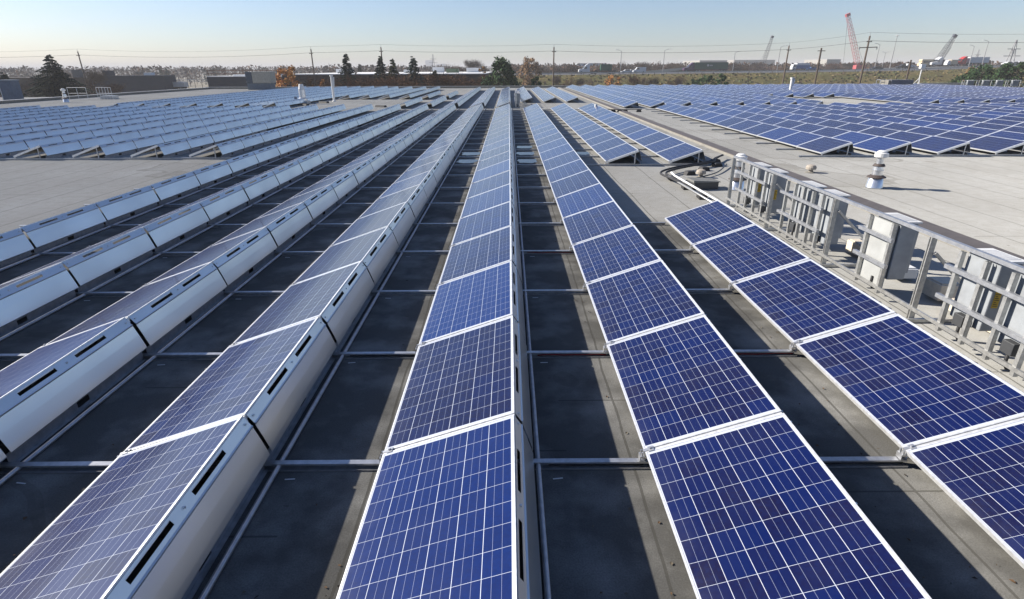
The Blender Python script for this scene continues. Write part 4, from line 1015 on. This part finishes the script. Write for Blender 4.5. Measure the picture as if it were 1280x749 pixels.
# the far wood: nobody could count it
rnd = random.Random(9); g = MB()
for i in range(3000):
    Y = rnd.choice((rnd.uniform(345, 700), rnd.uniform(700, 1300), rnd.uniform(1300, 2600))); x = rnd.uniform(-1.02, 1.02)*Y
    if i >= 2500: Y = rnd.uniform(345, 415); x = rnd.uniform(0, 320)
    if -45 < x < 300 and Y < 345: continue
    H = rnd.uniform(9.5, 13.2)*(1 if Y < 900 else 1.15); ev = rnd.random() < .13; mi = 3 if ev else rnd.choice((0, 1, 2))
    g.tube([(x, Y, GZ), (x, Y, GZ+H*.6)], .22, 3, mi, caps=False)
    for k in range(52 if Y < 1000 else 22):
        if ev:
            q = rnd.random(); p = Vector((x+rnd.gauss(0, 1)*1.7*(1-q), Y+rnd.gauss(0, 1)*(1-q), GZ+H*q*1.15)); leaf(g, p, 1.1*(1.15-q), mi, rnd)
        else:
            q = rnd.random()**.7; p = Vector((x+rnd.gauss(0, 1)*H*.22, Y+rnd.gauss(0, 1)*2, GZ+H*(.2+.8*q))); leaf(g, p, H*.085*rnd.uniform(.5, 1.3), mi, rnd)
tag(g.build('woods', TWG + [N1]), 'far hazy belt of bare autumn woods along the horizon', 'woods', kind='stuff')
# brush at the roof edge below the embankment
rnd = random.Random(19); g = MB()
for i in range(300):
    Y = rnd.uniform(150, 182); x = rnd.uniform(-62, 62); top = rnd.uniform(1.2, 3.2)*.9
    zt = float(np.interp(Y, [150, 176, 184], [GZ+4.5, GZ+4.2, -5.0+1.2])); 
    for k in range(24):
        p = Vector((x+rnd.gauss(0, 1.1), Y+rnd.gauss(0, .8), zt-top*rnd.random()+.8)); leaf(g, p, rnd.uniform(.12, .4), rnd.choice((0, 1, 2, 3)), rnd)
    for k in range(5): g.tube([(x+rnd.gauss(0, .5), Y, GZ), (x+rnd.gauss(0, 1), Y, zt+rnd.uniform(-.5, 1.0))], [.05, .015], 3, 1, caps=False)
tag(g.build('undergrowth', [TWG[0], TWG[1], mat('dead_leaves', (.17, .12, .05), .9), mat('olive_leaves', (.08, .085, .03), .9)]), 'tangled bare brush below the highway embankment', 'brush', kind='stuff')

# ------------------------------------------------------------------ air
m = MB(); m.box(-9050, 9050, -9050, 9050, GZ-1.0, 31)
hm = bpy.data.materials.new('haze'); hm.use_nodes = True; ht = hm.node_tree; ht.nodes.remove(ht.nodes['Principled BSDF'])
pv = ht.nodes.new('ShaderNodeVolumePrincipled'); pv.inputs['Color'].default_value = (.74, .74, .75, 1); pv.inputs['Density'].default_value = .00045; pv.inputs['Anisotropy'].default_value = 0
ht.links.new(pv.outputs[0], ht.nodes['Material Output'].inputs['Volume'])
tag(m.build('haze', hm), kind='stuff')

# ------------------------------------------------------------------ leaves blown onto the roof
rnd = random.Random(33); m = MB()
for k in range(420):
    y = 2.2+22*rnd.random()**1.7; r_ = rnd.choice((1, 0, -1, -2, 2)); x = X0+P_*r_-.02-rnd.random()**2*.55 if rnd.random() < .7 else rnd.uniform(-12, 10)
    s_ = rnd.uniform(.006, .018); a = rnd.uniform(0, 6.28); d = Vector((math.cos(a), math.sin(a), 0))*s_; e_ = Vector((-d.y, d.x, 0))*rnd.uniform(.4, .8); c = Vector((x, y, .006))
    z = rnd.uniform(.002, .010); m.face([c-d, c-e_+Vector((0, 0, z)), c+d, c+e_+Vector((0, 0, z*.5))], k % 3)
tag(m.build('fallen_leaves', [mat('dry_leaf', (.10, .055, .025), .9), mat('dark_leaf', (.035, .025, .018), .9), mat('pale_chip', (.12, .10, .07), .9)]), 'small dry leaves and grit blown between the panel rows', 'leaves', kind='stuff')

# ------------------------------------------------------------------ rain water standing between the rails
gw = G('standing_water'); gw.b.inputs['Base Color'].default_value = (.02, .02, .02, 1); gw.b.inputs['Roughness'].default_value = .04; gw.b.inputs['IOR'].default_value = 1.33
rnd = random.Random(14)
for ax, ks in ((X0+HX+.24, (8, 9, 10)), (X0-P_+HX+.24, (8, 9)), (X0+P_+HX+.24, (9,))):
    for k in ks:
        m = MB(); cx, cy = ax+.30, Y0+S_*(k+.62); pts = []
        for j in range(22):
            a = 2*math.pi*j/22; q = 1+rnd.uniform(-.14, .14); pts.append((cx+.30*q*math.copysign(abs(math.cos(a))**.6, math.cos(a)), cy+.44*q*math.copysign(abs(math.sin(a))**.6, math.sin(a)), .0045))
        m.face(pts); structure('puddle', m, gw.m)
